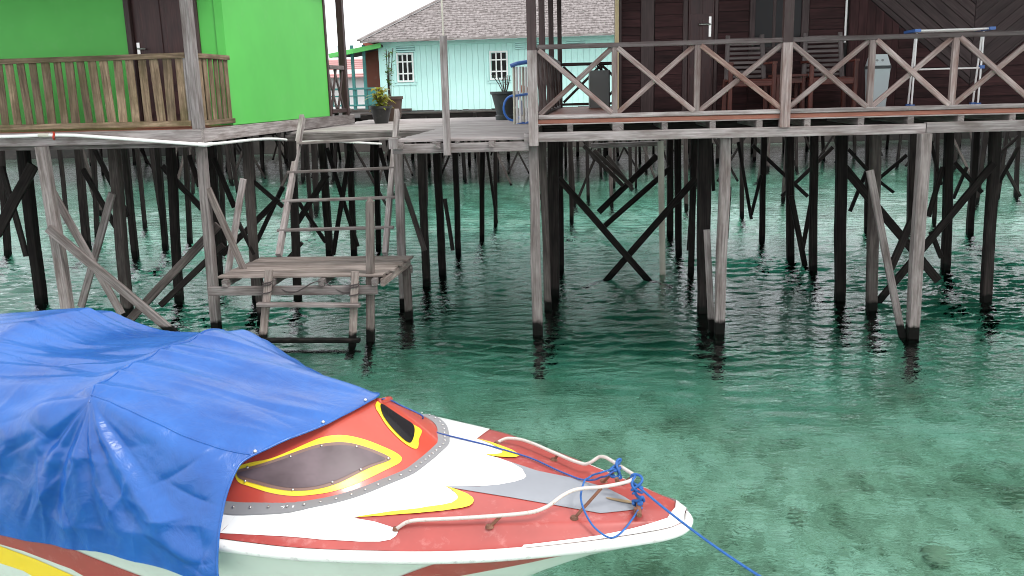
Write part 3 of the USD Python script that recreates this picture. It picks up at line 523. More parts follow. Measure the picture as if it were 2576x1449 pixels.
for x, yb in ((-2.47, 11.95), (-4.6, 11.95)): part(pf, 'leg', beam((x, yb, BED-.3), (x, yb, .75), .10, .10, up=(0, 1, 0), seg=4, wob=.003), 'mid_timber')
pp0, pp1 = on(944, 843, z=0), on(931, 508, y=10.82)
pp0[1] = 10.82
post_ = beam(pp0+(pp0-pp1)*.75, pp1, .095, .10, up=(0, 1, 0), seg=5, wob=.003); tip = M()
part(pf, 'post', post_, 'stair_timber', label='tall pointed mooring post at the platform front corner')
cst = beam(pp1, pp1+[-.002, 0, .06], .095, .10, up=(0, 1, 0), taper=.15, bev=.004); part(pf, 'post_cap', cst, 'stair_timber')
# small swim ladder
sl = thing('swim_ladder', 'short wooden swim ladder roped to the front of the landing platform', 'ladder', (-3.4, 10.6, 0))
for pb, pt in [((661, 862), (677, 678)), ((886, 880), (893, 683))]:
    b, t = on(*pb, y=10.58), on(*pt, y=10.64)
    part(sl, 'stringer', beam(b+(b-t)*.45, t, .095, .055 if False else .06, up=(0, 1, 0), seg=4, wob=.003, bev=.012), 'stair_timber')
    for dz in (-.17, -.2, -.3): 
        c = t+(b-t)*(-dz/ (t[2]-b[2])); part(sl, 'rope_tie', tube([c+[-.055, -.04, 0], c+[.055, -.04, .02], c+[.055, .05, .03], c+[-.055, .05, .01], c+[-.055, -.04, 0]], .008, 6), 'rope_dark')
c0, c1 = on(648, 766, y=10.55), on(905, 768, y=10.55); part(sl, 'rung', beam(c0, c1, .10, .05, bev=.01), 'grey_timber')
c0, c1 = on(660, 856, y=10.56), on(905, 856, y=10.56); part(sl, 'rung', beam(c0, c1, .10, .05, bev=.01), 'dark_timber', label='wet bottom rung at the water surface')
c0, c1 = c0-[0, 0, .3], c1-[0, 0, .3]; part(sl, 'rung', beam(c0, c1, .10, .05, bev=.01), 'dark_timber')
single('rope', tube([on(700+195*t, 722+14*math.sin(9*t), y=10.66+.03*math.cos(9*t)) for t in np.linspace(0, 1, 40)], .009, 6), 'rope_dark', 'dark rope wound around the front beam of the landing platform', 'rope')

# ------------------------------------------------------------------ brown house and veranda (right)
vd = thing('veranda', 'red plank veranda deck of the brown house on a grey front beam', 'veranda', (2.5, 11.5, 2.48))
for k in range(11): part(vd, 'floor_plank', beam((-.56, 11.09+.135*k, 2.725), (7.2, 11.09+.135*k, 2.725), .13, .035, bev=.003), 'red_floor')
for k in range(40): part(vd, 'floor_plank', beam((-.56, 12.575+.135*k, 2.725), (.52, 12.575+.135*k, 2.725), .13, .035, bev=.003), 'red_floor')
part(vd, 'edge_board', bx((3.31, 10.995, 2.716), (7.74, .03, .05)), 'red_floor')
part(vd, 'edge_strip', bx((3.31, 10.990, 2.682), (7.74, .04, .014)), 'white_paint' if False else 'pale_timber')
for x in (-.16, .42, .98, 1.55, 2.10, 2.66, 3.28, 3.85, 4.42, 5.0, 5.6, 6.2): part(vd, 'joist', beam((x, 10.97, 2.632), (x, 12.5, 2.632), .07 if x != .42 else .13, .085), 'grey_timber')
part(vd, 'front_beam', beam((-.72, 11.0, 2.532), (4.02, 11.0, 2.532), .10, .115, seg=4, wob=.003), 'pale_timber')
part(vd, 'front_beam', beam((3.86, 10.93 if False else 11.0, 2.544), (7.3, 11.0, 2.55), .10, .12, seg=3, wob=.003) if False else beam((4.03, 11.0, 2.54), (7.3, 11.0, 2.54), .105, .125, seg=3, wob=.003), 'pale_timber')
part(vd, 'rear_slab', bx((5.8, 15.6, 2.66), (12.4, 6.0, .06)), 'dark_timber')
part(vd, 'side_beam', beam((-.6, 11.06, 2.56), (-.6, 18.0, 2.56), .08, .14), 'mid_timber')
for yb in (12.4, 14.2, 16.0, 17.8): part(vd, 'cross_beam', beam((-.6, yb, 2.56), (11.5, yb, 2.56), .09, .13), 'dark_timber')
rl = thing('veranda_railing', 'weathered crossed timber railing along the front of the brown veranda', 'railing', (2.4, 11, 2.74))
part(rl, 'top_rail', beam((-.54, 10.985, 3.595), (2.335, 10.985, 3.59), .075, .055), 'rail_dark'); part(rl, 'top_rail', beam((2.445, 10.985, 3.59), (7.2, 10.985, 3.585), .075, .055), 'rail_dark')
part(rl, 'bottom_rail', beam((-.54, 10.985, 2.772), (2.335, 10.985, 2.772), .07, .05), 'pale_timber'); part(rl, 'bottom_rail', beam((2.445, 10.985, 2.772), (7.2, 10.985, 2.772), .07, .05), 'pale_timber')
xs = [-.56, .38, 1.355, 2.39, 3.365, 4.30, 5.25, 6.2]
for x in xs[1:]:
    if x != 2.39: part(rl, 'rail_post', bx((x, 10.985, 3.182), (.068, .06, .77)), 'rail_brace')
for i in range(7):
    a0, a1 = xs[i]+.035, xs[i+1]-.035
    m1 = 'rust_brace' if i == 2 else 'rail_brace'
    part(rl, 'cross_brace', beam((a0, 10.967, 3.56), (a1, 10.967, 2.80), .045, .06, up=(0, 0, 1), bev=.008), m1); part(rl, 'cross_brace', beam((a0, 11.005, 2.80), (a1, 11.005, 3.56), .045, .06, up=(0, 0, 1), bev=.008), 'rail_brace')
for (x, mt, lb_) in [(-.605, 'pale_timber', 'brown above and grey below veranda corner post beside the folded rack'), (2.39, 'rail_brace', 'veranda post in the middle of the crossed railing')]:
    z0 = 2.43 if x < 0 else 2.585
    t = thing('veranda_post', lb_, 'post', (x, 10.98, z0))
    part(t, 'lower_post', bx((x, 10.975, (z0+3.56)/2), (.115, .12 if x < 0 else .10, 3.56-z0)), mt); part(t, 'upper_post', bx((x, 10.975, 4.46), (.112, .118 if x < 0 else .098, 1.80)), 'brown_trim')
for (x, yp, w, l) in [(-.57, 13.0, .085, 'nearest of the slim posts along the left side of the brown veranda'), (-.53, 15.6, .085, 'middle of the slim posts along the left side of the brown veranda'), (-.44, 17.75, .085, 'farthest of the slim posts along the left side of the brown veranda')]:
    single('veranda_post', bx((x, yp, 4.05), (w, w, 2.62)), 'brown_trim', l, 'post')
sr = thing('side_railing', 'dark crossed railing along the left side of the brown veranda', 'railing', (-.55, 14.5, 2.74))
def sx(yv): return -.59+(yv-11)*.02
part(sr, 'top_rail', beam((sx(11.06), 11.06, 3.58), (sx(17.7), 17.7, 3.58), .06, .06), 'rail_dark'); part(sr, 'bottom_rail', beam((sx(11.06), 11.06, 2.775), (sx(17.7), 17.7, 2.775), .06, .05), 'rail_dark')
for i in range(7):
    y0, y1 = 11.1+i*.94, 11.1+(i+1)*.94
    part(sr, 'cross_brace', beam((sx(y0)-.015, y0, 2.81), (sx(y1)-.015, y1, 3.55), .035, .05), 'rail_dark'); part(sr, 'cross_brace', beam((sx(y0)+.022, y0, 3.55), (sx(y1)+.022, y1, 2.81), .035, .05), 'rail_dark')
    part(sr, 'rail_post', bx((sx(y1), y1, 3.18), (.045, .05, .74)), 'rail_dark')
br = thing('rear_railing', 'dark crossed railing at the back end of the brown veranda', 'railing', (0, 17.8, 2.74))
part(br, 'top_rail', beam((-.40, 17.8, 3.56), (1.4, 17.8, 3.56), .05, .06), 'brown_trim'); part(br, 'bottom_rail', beam((-.40, 17.8, 2.80), (1.4, 17.8, 2.80), .05, .05), 'brown_trim')
for a0, a1 in [(-.38, .34), (.38, 1.1)]:
    part(br, 'cross_brace', beam((a0, 17.785, 2.84), (a1, 17.785, 3.52), .03, .05), 'brown_trim'); part(br, 'cross_brace', beam((a0, 17.82, 3.52), (a1, 17.82, 2.84), .03, .05), 'brown_trim')
    part(br, 'rail_post', bx((a1+.02, 17.8, 3.18), (.05, .05, .70)), 'brown_trim')

WY = 12.5
hs = thing('brown_house', 'dark brown boarded stilt house with a chevron panelled wall', 'house', (3, 15, 2.7))
def WX(px, py=150): return on(px, py, y=WY)[0]
def WZ(px, py): return on(px, py, y=WY)[2]
part(hs, 'backing_wall', bx((4.0, WY+.06, 4.05), (7.1, .06, 2.58)), 'dark_void')
part(hs, 'side_wall', bx((.50, 13.1, 4.05), (.06, 1.06, 2.58)), 'brown_board'); part(hs, 'rear_wall', bx((.9, 13.66, 4.05), (.86, .06, 2.58)), 'brown_board'); part(hs, 'side_wall', bx((1.3, 15.6, 4.05), (.06, 3.8, 2.58)), 'brown_board')
for k, (x, yv) in enumerate([(.435, 12.46), (.455, 12.40)]): pass
part(hs, 'corner_trim', bx((.462, 12.47, 4.05), (.05, .16, 2.58)), 'cream_trim'); part(hs, 'corner_trim', bx((.505, 12.435, 4.05), (.035, .05, 2.58)), 'brown_trim')
ct = [0]
def wallplace(d0, tilt=0.0):
    def f(a, b, d): return np.stack([a, WY+.03-d0-d, b], -1)
    return f
def boards(region, direction, width, material, thick=.018, gap=.006, d0=0.0, name='wall_board'):
    """Boards laid along 'direction' (degrees) clipped to the region, each a part; odd ones a little prouder."""
    c, s = math.cos(math.radians(direction)), math.sin(math.radians(direction)); nx, nz = -s, c
    region = region.buffer(0)
    if region.geom_type != 'Polygon': region = max(region.geoms, key=lambda g: g.area)
    P = np.array(region.exterior.coords); pr = P@np.array([nx, nz]); k0, k1 = math.floor(pr.min()/width), math.ceil(pr.max()/width)
    for k in range(k0, k1):
        lo, hi = k*width+gap/2, (k+1)*width-gap/2
        q = Polygon([(c*L+nx*w_, s*L+nz*w_) for L, w_ in ((-30, lo), (30, lo), (30, hi), (-30, hi))]).intersection(region)
        for g in getattr(q, 'geoms', [q]):
            if g.geom_type != 'Polygon' or g.area < .002: continue
            m = M(); t = trimesh.creation.extrude_polygon(g, thick, engine='earcut'); v = np.asarray(t.vertices).copy()
            w_ = v[:, 0]*nx+v[:, 1]*nz; fr = (w_-lo)/(hi-lo); dd = v[:, 2]+np.where(v[:, 2] > thick/2, .010*(1-fr), 0)+rnd.uniform(0, .002)
            L = v[:, 0]*c+v[:, 1]*s
            m.add(np.stack([v[:, 0], WY+.03-d0-dd, v[:, 1]], -1), t.faces, np.stack([L+rnd.uniform(0, 40), w_+rnd.uniform(0, 40)], 1)); part(hs, name, m, material)
def xz(x0, x1, z0, z1): return sbox(x0, z0, x1, z1)
Z0, Z1 = 2.745, 5.3
boards(xz(WX(1556), WX(1611), Z0, Z1), 0, .105, 'brown_board')
def trim(x0, x1, z0=Z0, z1=Z1, d=.035, m='brown_trim', name='trim'): part(hs, name, bx(((x0+x1)/2, WY+.03-d/2, (z0+z1)/2), (x1-x0, d, z1-z0)), m)
trim(WX(1612), WX(1645))
boards(xz(WX(1647), WX(1716), Z0, Z1), 0, .155, 'brown_board', d0=.004, name='louvre_panel')
trim(WX(1717), WX(1729), d=.04); trim(WX(1796), WX(1804), d=.04)
dx0, dx1 = WX(1730), WX(1795)
dr = part(hs, 'door', bx(((dx0+dx1)/2, WY+.012, 3.75), (dx1-dx0-.006, .03, 2.0)), 'door_brown')
for a0, a1 in ((.07, .44), (.54, .93)):
    for z0, z1 in ((2.85, 3.25), (3.33, 3.95), (4.03, 4.6)):
        w = dx1-dx0; part(dr, 'door_panel', bx((dx0+w*(a0+a1)/2, WY-.006, (z0+z1)/2), (w*(a1-a0), .012, z1-z0), bev=.01), 'door_brown')
hx = WX(1786, 60); hd = M(); bx((hx, WY-.012, 3.86), (.035, .014, .26), hd); tube([(hx, WY-.02, WZ(1786, 61)), (hx, WY-.055, WZ(1786, 61)), (hx-.02, WY-.06, WZ(1786, 61)), (hx-.15, WY-.06, WZ(1786, 61))], .012, 8, hd)
part(dr, 'handle', hd, 'steel')
wx0, wx1 = WX(1896), WX(2012)
boards(xz(WX(1805), WX(1882), Z0, Z1), 0, .135, 'brown_board'); boards(xz(WX(1883), WX(2030), Z0, 3.50), 0, .135, 'brown_board'); boards(xz(WX(2032), WX(2121), Z0, Z1), 0, .135, 'brown_board')
for a0, a1, z0, z1 in [(WX(1883), wx0, 3.51, Z1), (wx1, WX(2030), 3.51, Z1), (wx0, wx1, 3.51, 3.57)]:
    trim(a0, a1, z0, z1, .05, 'taupe_board', 'window_frame')
wn = part(hs, 'window', bx(((wx0+wx1)/2, WY+.012, 4.4), (wx1-wx0, .01, 1.66)), 'window_dark')
part(wn, 'mullion', bx(((wx0+wx1)/2-.05, WY+.003, 4.4), (.04, .012, 1.66)), 'brown_trim')
part(hs, 'conduit', tube([(WX(2125, 85), WY-.02, 3.60), (WX(2125, 85), WY-.02, 5.2)], .014, 8), 'tube_white', label='thin white conduit on the brown wall')
# chevron wall
cx, zt = WX(2452, 60), 0
bz0 = WZ(2452, 260); L0 = (WX(2222, 0), WZ(2222, 0)); L1 = (WX(2263, 78), WZ(2263, 78))
sl_ = 40.0; tz = math.tan(math.radians(sl_))
xl = WX(2131); xr = 7.2; bottomV = 3.02
chev_l = Polygon([(cx-.004, bottomV), (cx-.004, Z1), (cx-(Z1-bottomV)/tz, Z1)]); chev_r = Polygon([(cx+.004, bottomV), (cx+.004, Z1), (cx+(Z1-bottomV)/tz, Z1)])
diag_edge = lambda x: bottomV+(cx-x)*tz
xv = WX(2258)
low_l = Polygon([(xv, Z0), (cx-.004, Z0), (cx-.004, bottomV-.01), (xv, diag_edge(xv)-.012)]); low_r = Polygon([(cx+.004, Z0), (xr, Z0), (xr, min(Z1, bottomV+(xr-cx)*tz)-.012), (cx+.004, bottomV-.01)])
vert = Polygon([(xl, Z0), (xv-.006, Z0), (xv-.006, diag_edge(xv)-.012), (cx-(Z1-bottomV)/tz-.012, Z1), (xl, Z1)])
vert = vert.buffer(0).intersection(sbox(xl, Z0, xv, Z1))
boards(chev_l.intersection(sbox(xl, Z0, cx, Z1)), -sl_, .118, 'taupe_board'); boards(chev_r.intersection(sbox(cx, Z0, xr, Z1)), sl_, .118, 'taupe_board')
boards(low_l, 0, .13, 'brown_board'); boards(low_r, 0, .13, 'brown_board'); boards(vert, 90, .11, 'brown_board')
# roof over house and veranda
rf = M(); rf.add([(-1.0, 10.2, 5.0), (7.6, 10.2, 5.0), (7.6, 14.5, 7.0), (1.5, 14.5, 7.0), (7.6, 19, 5.0), (-1.0, 19, 5.0), (-1.0, 10.2, 5.08), (7.6, 10.2, 5.08), (7.6, 19, 5.08), (-1, 19, 5.08)], [(6, 7, 2), (6, 2, 3), (3, 2, 8), (3, 8, 9), (6, 3, 9), (0, 5, 4), (0, 4, 1), (0, 1, 7), (0, 7, 6), (5, 0, 6), (5, 6, 9), (4, 5, 9), (4, 9, 8)]); part(hs, 'roof', rf, 'shingle')
part(hs, 'ceiling', bx((3.3, 14.6, 4.95), (8.2, 8.4, .04)), 'brown_board')
# things on the veranda
def chair(x, y0, label):
    t = thing('chair', label, 'chair', (x, y0, 2.745)); F = 2.745
    for s in (-1, 1):
        part(t, 'leg', beam((x+s*.27, y0-.50, F), (x+s*.27, y0-.50, F+.60), .05, .05, up=(0, 1, 0)), 'red_chair'); part(t, 'leg', beam((x+s*.27, y0-.02, F), (x+s*.26, y0+.0, F+.42), .05, .05, up=(0, 1, 0)), 'red_chair')
        part(t, 'back_post', beam((x+s*.245, y0-.0, F+.36), (x+s*.22, y0+.12, F+.98), .055, .04, up=(0, 1, 0)), 'grey_chair'); part(t, 'arm_rest', beam((x+s*.27, y0-.54, F+.61), (x+s*.26, y0+.03, F+.61), .06, .03), 'red_chair')
    for k in range(9):
        f = (k+.5)/9; part(t, 'back_slat', beam((x-.225, y0+.015+.10*f, F+.42+.54*f), (x+.225, y0+.015+.10*f, F+.42+.54*f), .018, .036), 'grey_chair')
    for k in range(6): part(t, 'seat_slat', beam((x-.26, y0-.48+.09*k, F+.40), (x+.26, y0-.48+.09*k, F+.40), .08, .022), 'red_chair')
    part(t, 'front_rail', beam((x-.26, y0-.50, F+.36), (x+.26, y0-.50, F+.36), .03, .07), 'red_chair')
chair(2.13, 12.2, 'slat backed wooden armchair left of the middle veranda post')
chair(3.13, 12.2, 'slat backed wooden armchair beside the pale waste bin')
tb = thing('side_table', 'low dark red wooden table between the two armchairs', 'table', (2.63, 12.0, 2.745))
part(tb, 'table_top', bx((2.63, 12.0, 3.19), (.40, .48, .03)), 'red_chair'); part(tb, 'apron', bx((2.63, 11.80, 3.13), (.34, .02, .07)), 'red_chair')
for sx_ in (-.16, .16):
    for sy in (-.2, .2): part(tb, 'leg', bx((2.63+sx_, 12.0+sy, 2.96), (.04, .04, .43)), 'red_chair')
part(tb, 'shelf', bx((2.63, 12.0, 2.90), (.30, .38, .02)), 'red_chair')
bc = on(2203, 250, y=11.62); bc[2] = 2.745; bn = thing('waste_bin', 'pale grey plastic waste bin with a sloped swing lid on the veranda', 'bin', bc)
def frus(c, z0, z1, w0, d0, w1, d1, m=None):
    v = [(c[0]+sx_*w, c[1]+sy*d, z) for z, w, d in ((z0, w0/2, d0/2), (z1, w1/2, d1/2)) for sx_, sy in ((-1, -1), (1, -1), (1, 1), (-1, 1))]
    return (m or M()).add(v, [(0, 3, 2, 1), (4, 5, 6, 7), (0, 1, 5, 4), (1, 2, 6, 5), (2, 3, 7, 6), (3, 0, 4, 7)])
part(bn, 'body', frus(bc, 2.748, 3.24, .18, .19, .235, .235), 'bin_pale'); part(bn, 'rim', frus(bc, 3.242, 3.275, .25, .25, .25, .25), 'pot_grey')
lid = M(); c = bc; w = .115
lid.add([(c[0]-w, c[1]-.125, 3.277), (c[0]+w, c[1]-.125, 3.277), (c[0]+w, c[1]+.125, 3.277), (c[0]-w, c[1]+.125, 3.277), (c[0]-w*.9, c[1]-.01, 3.415), (c[0]+w*.9, c[1]-.01, 3.415), (c[0]+w*.9, c[1]+.03, 3.415), (c[0]-w*.9, c[1]+.03, 3.415)], [(0, 3, 2, 1), (4, 5, 6, 7), (0, 1, 5, 4), (1, 2, 6, 5), (2, 3, 7, 6), (3, 0, 4, 7)])
ldp = part(bn, 'lid', lid, 'bin_lid')
for s in (-.035, .03): part(ldp, 'mark', tube([(c[0]+s, c[1]-.072, 3.338), (c[0]+s, c[1]-.079, 3.343)], .016, 12), 'box_grey')
def rack(t, x0, x1, y0, y1, z0, z1):
    pass
rk = thing('drying_rack', 'white tubular drying rack with blue joints standing on the veranda', 'drying rack', (4.65, 11.9, 2.745))
ra, rb_ = on(2286, 262, z=2.75), on(2452, 262, z=2.75)
xa, xb, yr = ra[0], rb_[0], min(ra[1], rb_[1], 12.2); yr = 11.85; xa, xb = on(2290, 240, y=yr)[0], on(2455, 240, y=yr)[0]
for x in (xa, xb):
    for d in (-.16, .16):
        part(rk, 'tube', tube([(x+d*.18, yr+d*.9, 2.79), (x+d*.06+.02, yr+d*.3, 3.66)], .012, 8), 'tube_white'); part(rk, 'foot', bx((x+d*.18, yr+d*.9, 2.77), (.06, .05, .05)), 'blue_plastic')
for d in (-.16, -.05, .06, .16): part(rk, 'tube', tube([(xa-.03, yr+d, 3.685), (xb+.03, yr+d, 3.685)], .011, 8), 'tube_white')
for x in (xa-.03, xb+.05): part(rk, 'joint', bx((x, yr, 3.685), (.07, .40, .035)), 'blue_plastic')
part(rk, 'cross_tube', tube([(xa+.02, yr-.1, 3.22), (xb+.0, yr-.1, 3.22)], .011, 8), 'tube_white'); part(rk, 'joint', bx((xb, yr-.1, 3.23), (.05, .05, .04)), 'blue_plastic'); part(rk, 'joint', bx((xa, yr-.1, 3.23), (.04, .05, .04)), 'blue_plastic')
gb = on(1508, 272, z=2.745); gbx = thing('grey_box', 'dark grey upright box holding a sparse twig by the veranda corner', 'box', gb)
part(gbx, 'body', bx((gb[0], gb[1]+.2, 3.08), (.38, .40, .66), bev=.02), 'box_grey'); 
for k in range(5): part(gbx, 'twig', tube([(gb[0]+.05, gb[1]+.15, 3.41), (gb[0]+.05+rnd.uniform(-.2, .1), gb[1]+.15, 3.45+rnd.uniform(0, .06)), (gb[0]+rnd.uniform(-.1, .2), gb[1]+.2, 3.5+rnd.uniform(0, .05))], .008, 5), 'dark_timber')

# ------------------------------------------------------------------ things on the walkway
def leaf(m, base, dirv, L, w, droop=.35):
    d = np.asarray(dirv, float); d /= np.linalg.norm(d); s = np.cross(d, [0, 0, 1.0]); s /= np.linalg.norm(s)+1e-9
    pts = []
    for t, k in ((0, .12), (.35, 1), (.7, .8), (1, .03)):
        c = np.asarray(base)+d*L*t+np.array([0, 0, -droop*L*t*t]); pts += [c-s*w*k/2, c+np.array([0, 0, .0]), c+s*w*k/2]
    m.add(pts, [(3*i+j, 3*i+j+1, 3*i+j+4, 3*i+j+3) for i in range(3) for j in range(2)])
def potplant(name, label, c, prof, pmat, leafmat_, h, n, L, w, spread, stemh=0, seed=1, stems=3):
    r = random.Random(seed); t = thing(name, label, 'plant', c)
    part(t, 'pot', lathe(prof, c), pmat, smooth=40)
    zt = prof[-1][1]; part(t, 'soil', lathe([(.001, zt-.04), (prof[-1][0]*.92, zt-.04)], c), 'soil')
    sm, lm = M(), M()
    for k in range(stems):
        a = r.uniform(0, 6.28); e = np.array(c)+[math.cos(a)*spread*r.uniform(.1, .6), math.sin(a)*spread*r.uniform(.1, .6), zt+h*r.uniform(.7, 1)]
        b = np.array(c)+[math.cos(a)*.03, math.sin(a)*.03, zt-.05]; tube([b, (b+e)/2+[r.uniform(-.03, .03), r.uniform(-.03, .03), 0], e], .009, 5, sm)
        for j in range(n//stems):
            f = r.uniform(stemh, 1); q = b+(e-b)*f; a2 = r.uniform(0, 6.28); leaf(lm, q, (math.cos(a2), math.sin(a2), r.uniform(.2, 1.2)), L*r.uniform(.6, 1.15), w*r.uniform(.7, 1.2), r.uniform(.2, .7))
    part(t, 'stem', sm, 'mid_timber'); part(t, 'foliage', lm, leafmat_)
c = on(960, 310, z=2.545); potplant('potted_croton', 'yellow leaved croton in a small black pot on the walkway', c, [(.0, 0), (.13, 0), (.20, .28), (.225, .28), (.225, .33), (.20, .33)], 'pot_black', 'leaf_yellow', .34, 90, .28, .075, .30, seed=4, stems=6)
c = on(984, 305, z=2.545); potplant('potted_shrub', 'thin leafy shrub in a brown pot behind the yellow croton', c, [(0, 0), (.16, 0), (.21, .08), (.25, .44), (.27, .44), (.27, .50), (.25, .50)], 'pot_brown', 'leaf_green', .95, 60, .15, .06, .35, stemh=.25, seed=8, stems=5)
c = on(1272, 301, z=2.545); potplant('potted_seedlings', 'large dark grey pot with sparse sprigs near the folded rack', c, [(0, 0), (.19, 0), (.20, .08), (.17, .10), (.26, .48), (.29, .49), (.29, .54), (.26, .54)], 'pot_grey', 'leaf_grey', .34, 26, .11, .03, .5, stemh=.4, seed=3, stems=8)
fr_ = thing('folded_rack', 'folded white drying rack with blue ends leaning by the veranda corner post', 'drying rack', (-1.0, 15.3, 2.545))
for k, px in enumerate((1293, 1300, 1308, 1316, 1323, 1330)):
    b, t = on(px+2, 316, y=15.2+.03*k), on(px-1, 168, y=15.3+.03*k); part(fr_, 'tube', tube([b, t], .022, 8), 'tube_white' if k % 3 else 'pvc_grey')
part(fr_, 'top_joint', tube([on(1284, 166, y=15.25), on(1300, 160, y=15.25), on(1330, 155, y=15.3)], .035, 8), 'blue_plastic'); part(fr_, 'foot', tube([on(1285, 321, y=15.1), on(1318, 309, y=15.3)], .028, 8), 'blue_plastic'); part(fr_, 'foot', tube([on(1300, 322, y=15.1), on(1330, 309, y=15.3)], .028, 8), 'blue_plastic'); part(fr_, 'middle_joint', tube([on(1288, 242, y=15.25), on(1332, 236, y=15.3)], .022, 8), 'blue_plastic')
ocl = M(); ocl.add([on(1306, 213, y=15.42), on(1330, 219, y=15.42), on(1331, 232, y=15.44), on(1306, 234, y=15.44), on(1306, 213, y=15.45), on(1330, 219, y=15.45), on(1331, 232, y=15.46), on(1306, 234, y=15.46)], [(0, 1, 2, 3), (4, 7, 6, 5), (0, 4, 5, 1), (3, 2, 6, 7)])
single('orange_cloth', ocl, 'orange_cloth', 'small orange cloth hanging behind the folded white rack', 'cloth')
rc = on(1291, 275, y=15.6); ang = np.linspace(0, 2*np.pi, 28)
single('blue_hoop', tube([rc+[.16*math.cos(a), .04*math.cos(a), .21*math.sin(a)+.02] for a in ang], .020, 8), 'blue_ring', 'round blue plastic hoop standing behind the folded rack', 'hoop', smooth=40)

# ------------------------------------------------------------------ teal house beyond the walkway
TY = 32.0
th = thing('teal_house', 'pale turquoise plank house with white barred windows and grey shingle roof', 'house', (-2.5, 34, 2.5))
tx0, tx1, tz0, tz1 = on(960, 200, y=TY)[0], 3.2, 2.50, 4.86
part(th, 'backing_wall', bx(((tx0+tx1)/2, TY+.12, (tz0+tz1)/2), (tx1-tx0-.05, .1, tz1-tz0-.02)), 'teal_plank')
x = tx0
while x < tx1-.05:
    w = .205; part(th, 'wall_plank', bx((x+w/2, TY+rnd.uniform(0, .006), (tz0+tz1)/2-rnd.uniform(0, .03)), (w-.007, .028, tz1-tz0)), 'teal_plank'); x += w
part(th, 'side_wall', bx((tx0-.02, TY+3, 3.68), (.08, 6, 2.36)), 'teal_plank')
part(th, 'eave_board', bx(((tx0+tx1)/2, TY-.05, 4.80), (tx1-tx0, .06, .14)), 'teal_trim')
def twin(px0, py0, px1, py1):
    a, b = on(px0, py0, y=TY), on(px1, py1, y=TY); x0, x1, z0, z1 = a[0], b[0], b[2], a[2]
    f = M(); D = TY-.035
    for q in ((x0, x0+.05, z0, z1), (x1-.05, x1, z0, z1), (x0+.05, x1-.05, z0, z0+.05), (x0+.05, x1-.05, z1-.05, z1)): bx(((q[0]+q[1])/2, D, (q[2]+q[3])/2), (q[1]-q[0], .06, q[3]-q[2]), f)
    w, h = (x1-x0-.1)/3, (z1-z0-.1)
    for k in (1, 2): bx((x0+.05+w*k, D, (z0+z1)/2), (.045, .05, h), f)
    for fz in (.27, .72): bx(((x0+x1)/2, D+.003, z0+.05+h*fz), (x1-x0-.1, .05, .045), f)
    wf = part(th, 'window', f, 'white_paint')
    for k in range(3):
        for fz0, fz1 in ((0, .27), (.27, .72), (.72, 1)): part(wf, 'pane', bx((x0+.05+w*(k+.5), TY-.02, z0+.05+h*(fz0+fz1)/2), (w-.04, .008, h*(fz1-fz0)-.04)), 'window_dark')
    sx0, sx1 = x0-.10, x1+.10
    part(th, 'window_surround', bx(((x0+x1)/2, TY-.022, z0-.06), (sx1-sx0, .03, .08)), 'teal_trim')
    for xx_ in (sx0+.03, sx1-.03): part(th, 'window_surround', bx((xx_, TY-.022, (z0+z1)/2), (.06, .03, z1-z0+.1)), 'teal_trim')
twin(997, 134, 1043, 206); twin(1231, 129, 1279, 200)
for px0, py0, px1, py1 in [(996, 110, 1044, 132), (1296, 104, 1370, 122), (1425, 100, 1472, 118)]:
    a, b = on(px0, py0, y=TY), on(px1, py1, y=TY); v_ = part(th, 'vent', bx(((a[0]+b[0])/2, TY-.02, (a[2]+b[2])/2), (b[0]-a[0], .03, a[2]-b[2])), 'teal_post')
    for k in range(4): z = b[2]+(a[2]-b[2])*(k+.5)/4; part(v_, 'louvre', beam((a[0], TY-.05, z), (b[0], TY-.05, z), .03, .05), 'teal_trim')
part(th, 'floor_beam', bx((-2.2, TY-.1, 2.30), (11, .16, .24)), 'mid_timber'); part(th, 'deck', bx((-2.2, TY-.6, 2.42), (11, 1.2, .05)), 'mid_timber'); part(th, 'floor_slab', bx((-2.2, TY+3.2, 2.36), (11, 6.2, .08)), 'far_dark'); part(th, 'deck_beam', bx((-2.2, TY-1.15, 2.32), (11, .08, .14)), 'dark_timber')
# roof: hip seen from its left corner; courses of short shingles
ec = on(906, 104, y=TY-.55); hx_, best = None, None
for a_ in np.linspace(1, 6, 200):
    for tp in np.linspace(.25, .9, 60):
        e = np.abs(proj(ec+np.array([a_, a_, a_*tp]))-[1112, 0]).sum()
        if best is None or e < best[0]: best = (e, a_, tp)
TP = best[2]; H_ = 5.2
rm = M(); n = 34; r = random.Random(5)
for k in range(n):
    d0, d1 = H_*k/n, H_*(k+1)/n+.04; z0, z1 = ec[2]+d0*TP+.035, ec[2]+d1*TP+.005; x = ec[0]+d0
    while x < 3.4:
        w = r.uniform(.09, .17); j = r.uniform(-.05, .045); lft = max(0, .01+r.uniform(-.008, .012)); xa_, xb_ = x, min(x+w-.003, 3.4)
        yb_, yt_ = ec[1]+d0+j, ec[1]+d1
        v = [(xa_, yb_, z0+j*TP+lft), (xb_, yb_, z0+j*TP+lft), (min(xb_+.0, 3.4), yt_, z1), (xa_ if xa_ > ec[0]+d1 else ec[0]+d1, yt_, z1), (xa_, yb_, z0+j*TP-.03), (xb_, yb_, z0+j*TP-.03)]
        if v[3][0] < v[2][0]: rm.add(v, [(0, 1, 2), (0, 2, 3), (4, 5, 1), (4, 1, 0)])
        x += w
part(th, 'roof_shingles', rm, 'shingle')
base = M(); e0 = ec; base.add([e0, (3.5, e0[1], e0[2]), (3.5, e0[1]+H_, e0[2]+H_*TP), (e0[0]+H_, e0[1]+H_, e0[2]+H_*TP), (e0[0], e0[1]+2*H_, e0[2])], [(0, 1, 2), (0, 2, 3), (0, 3, 4)]); part(th, 'roof', base, 'shingle')
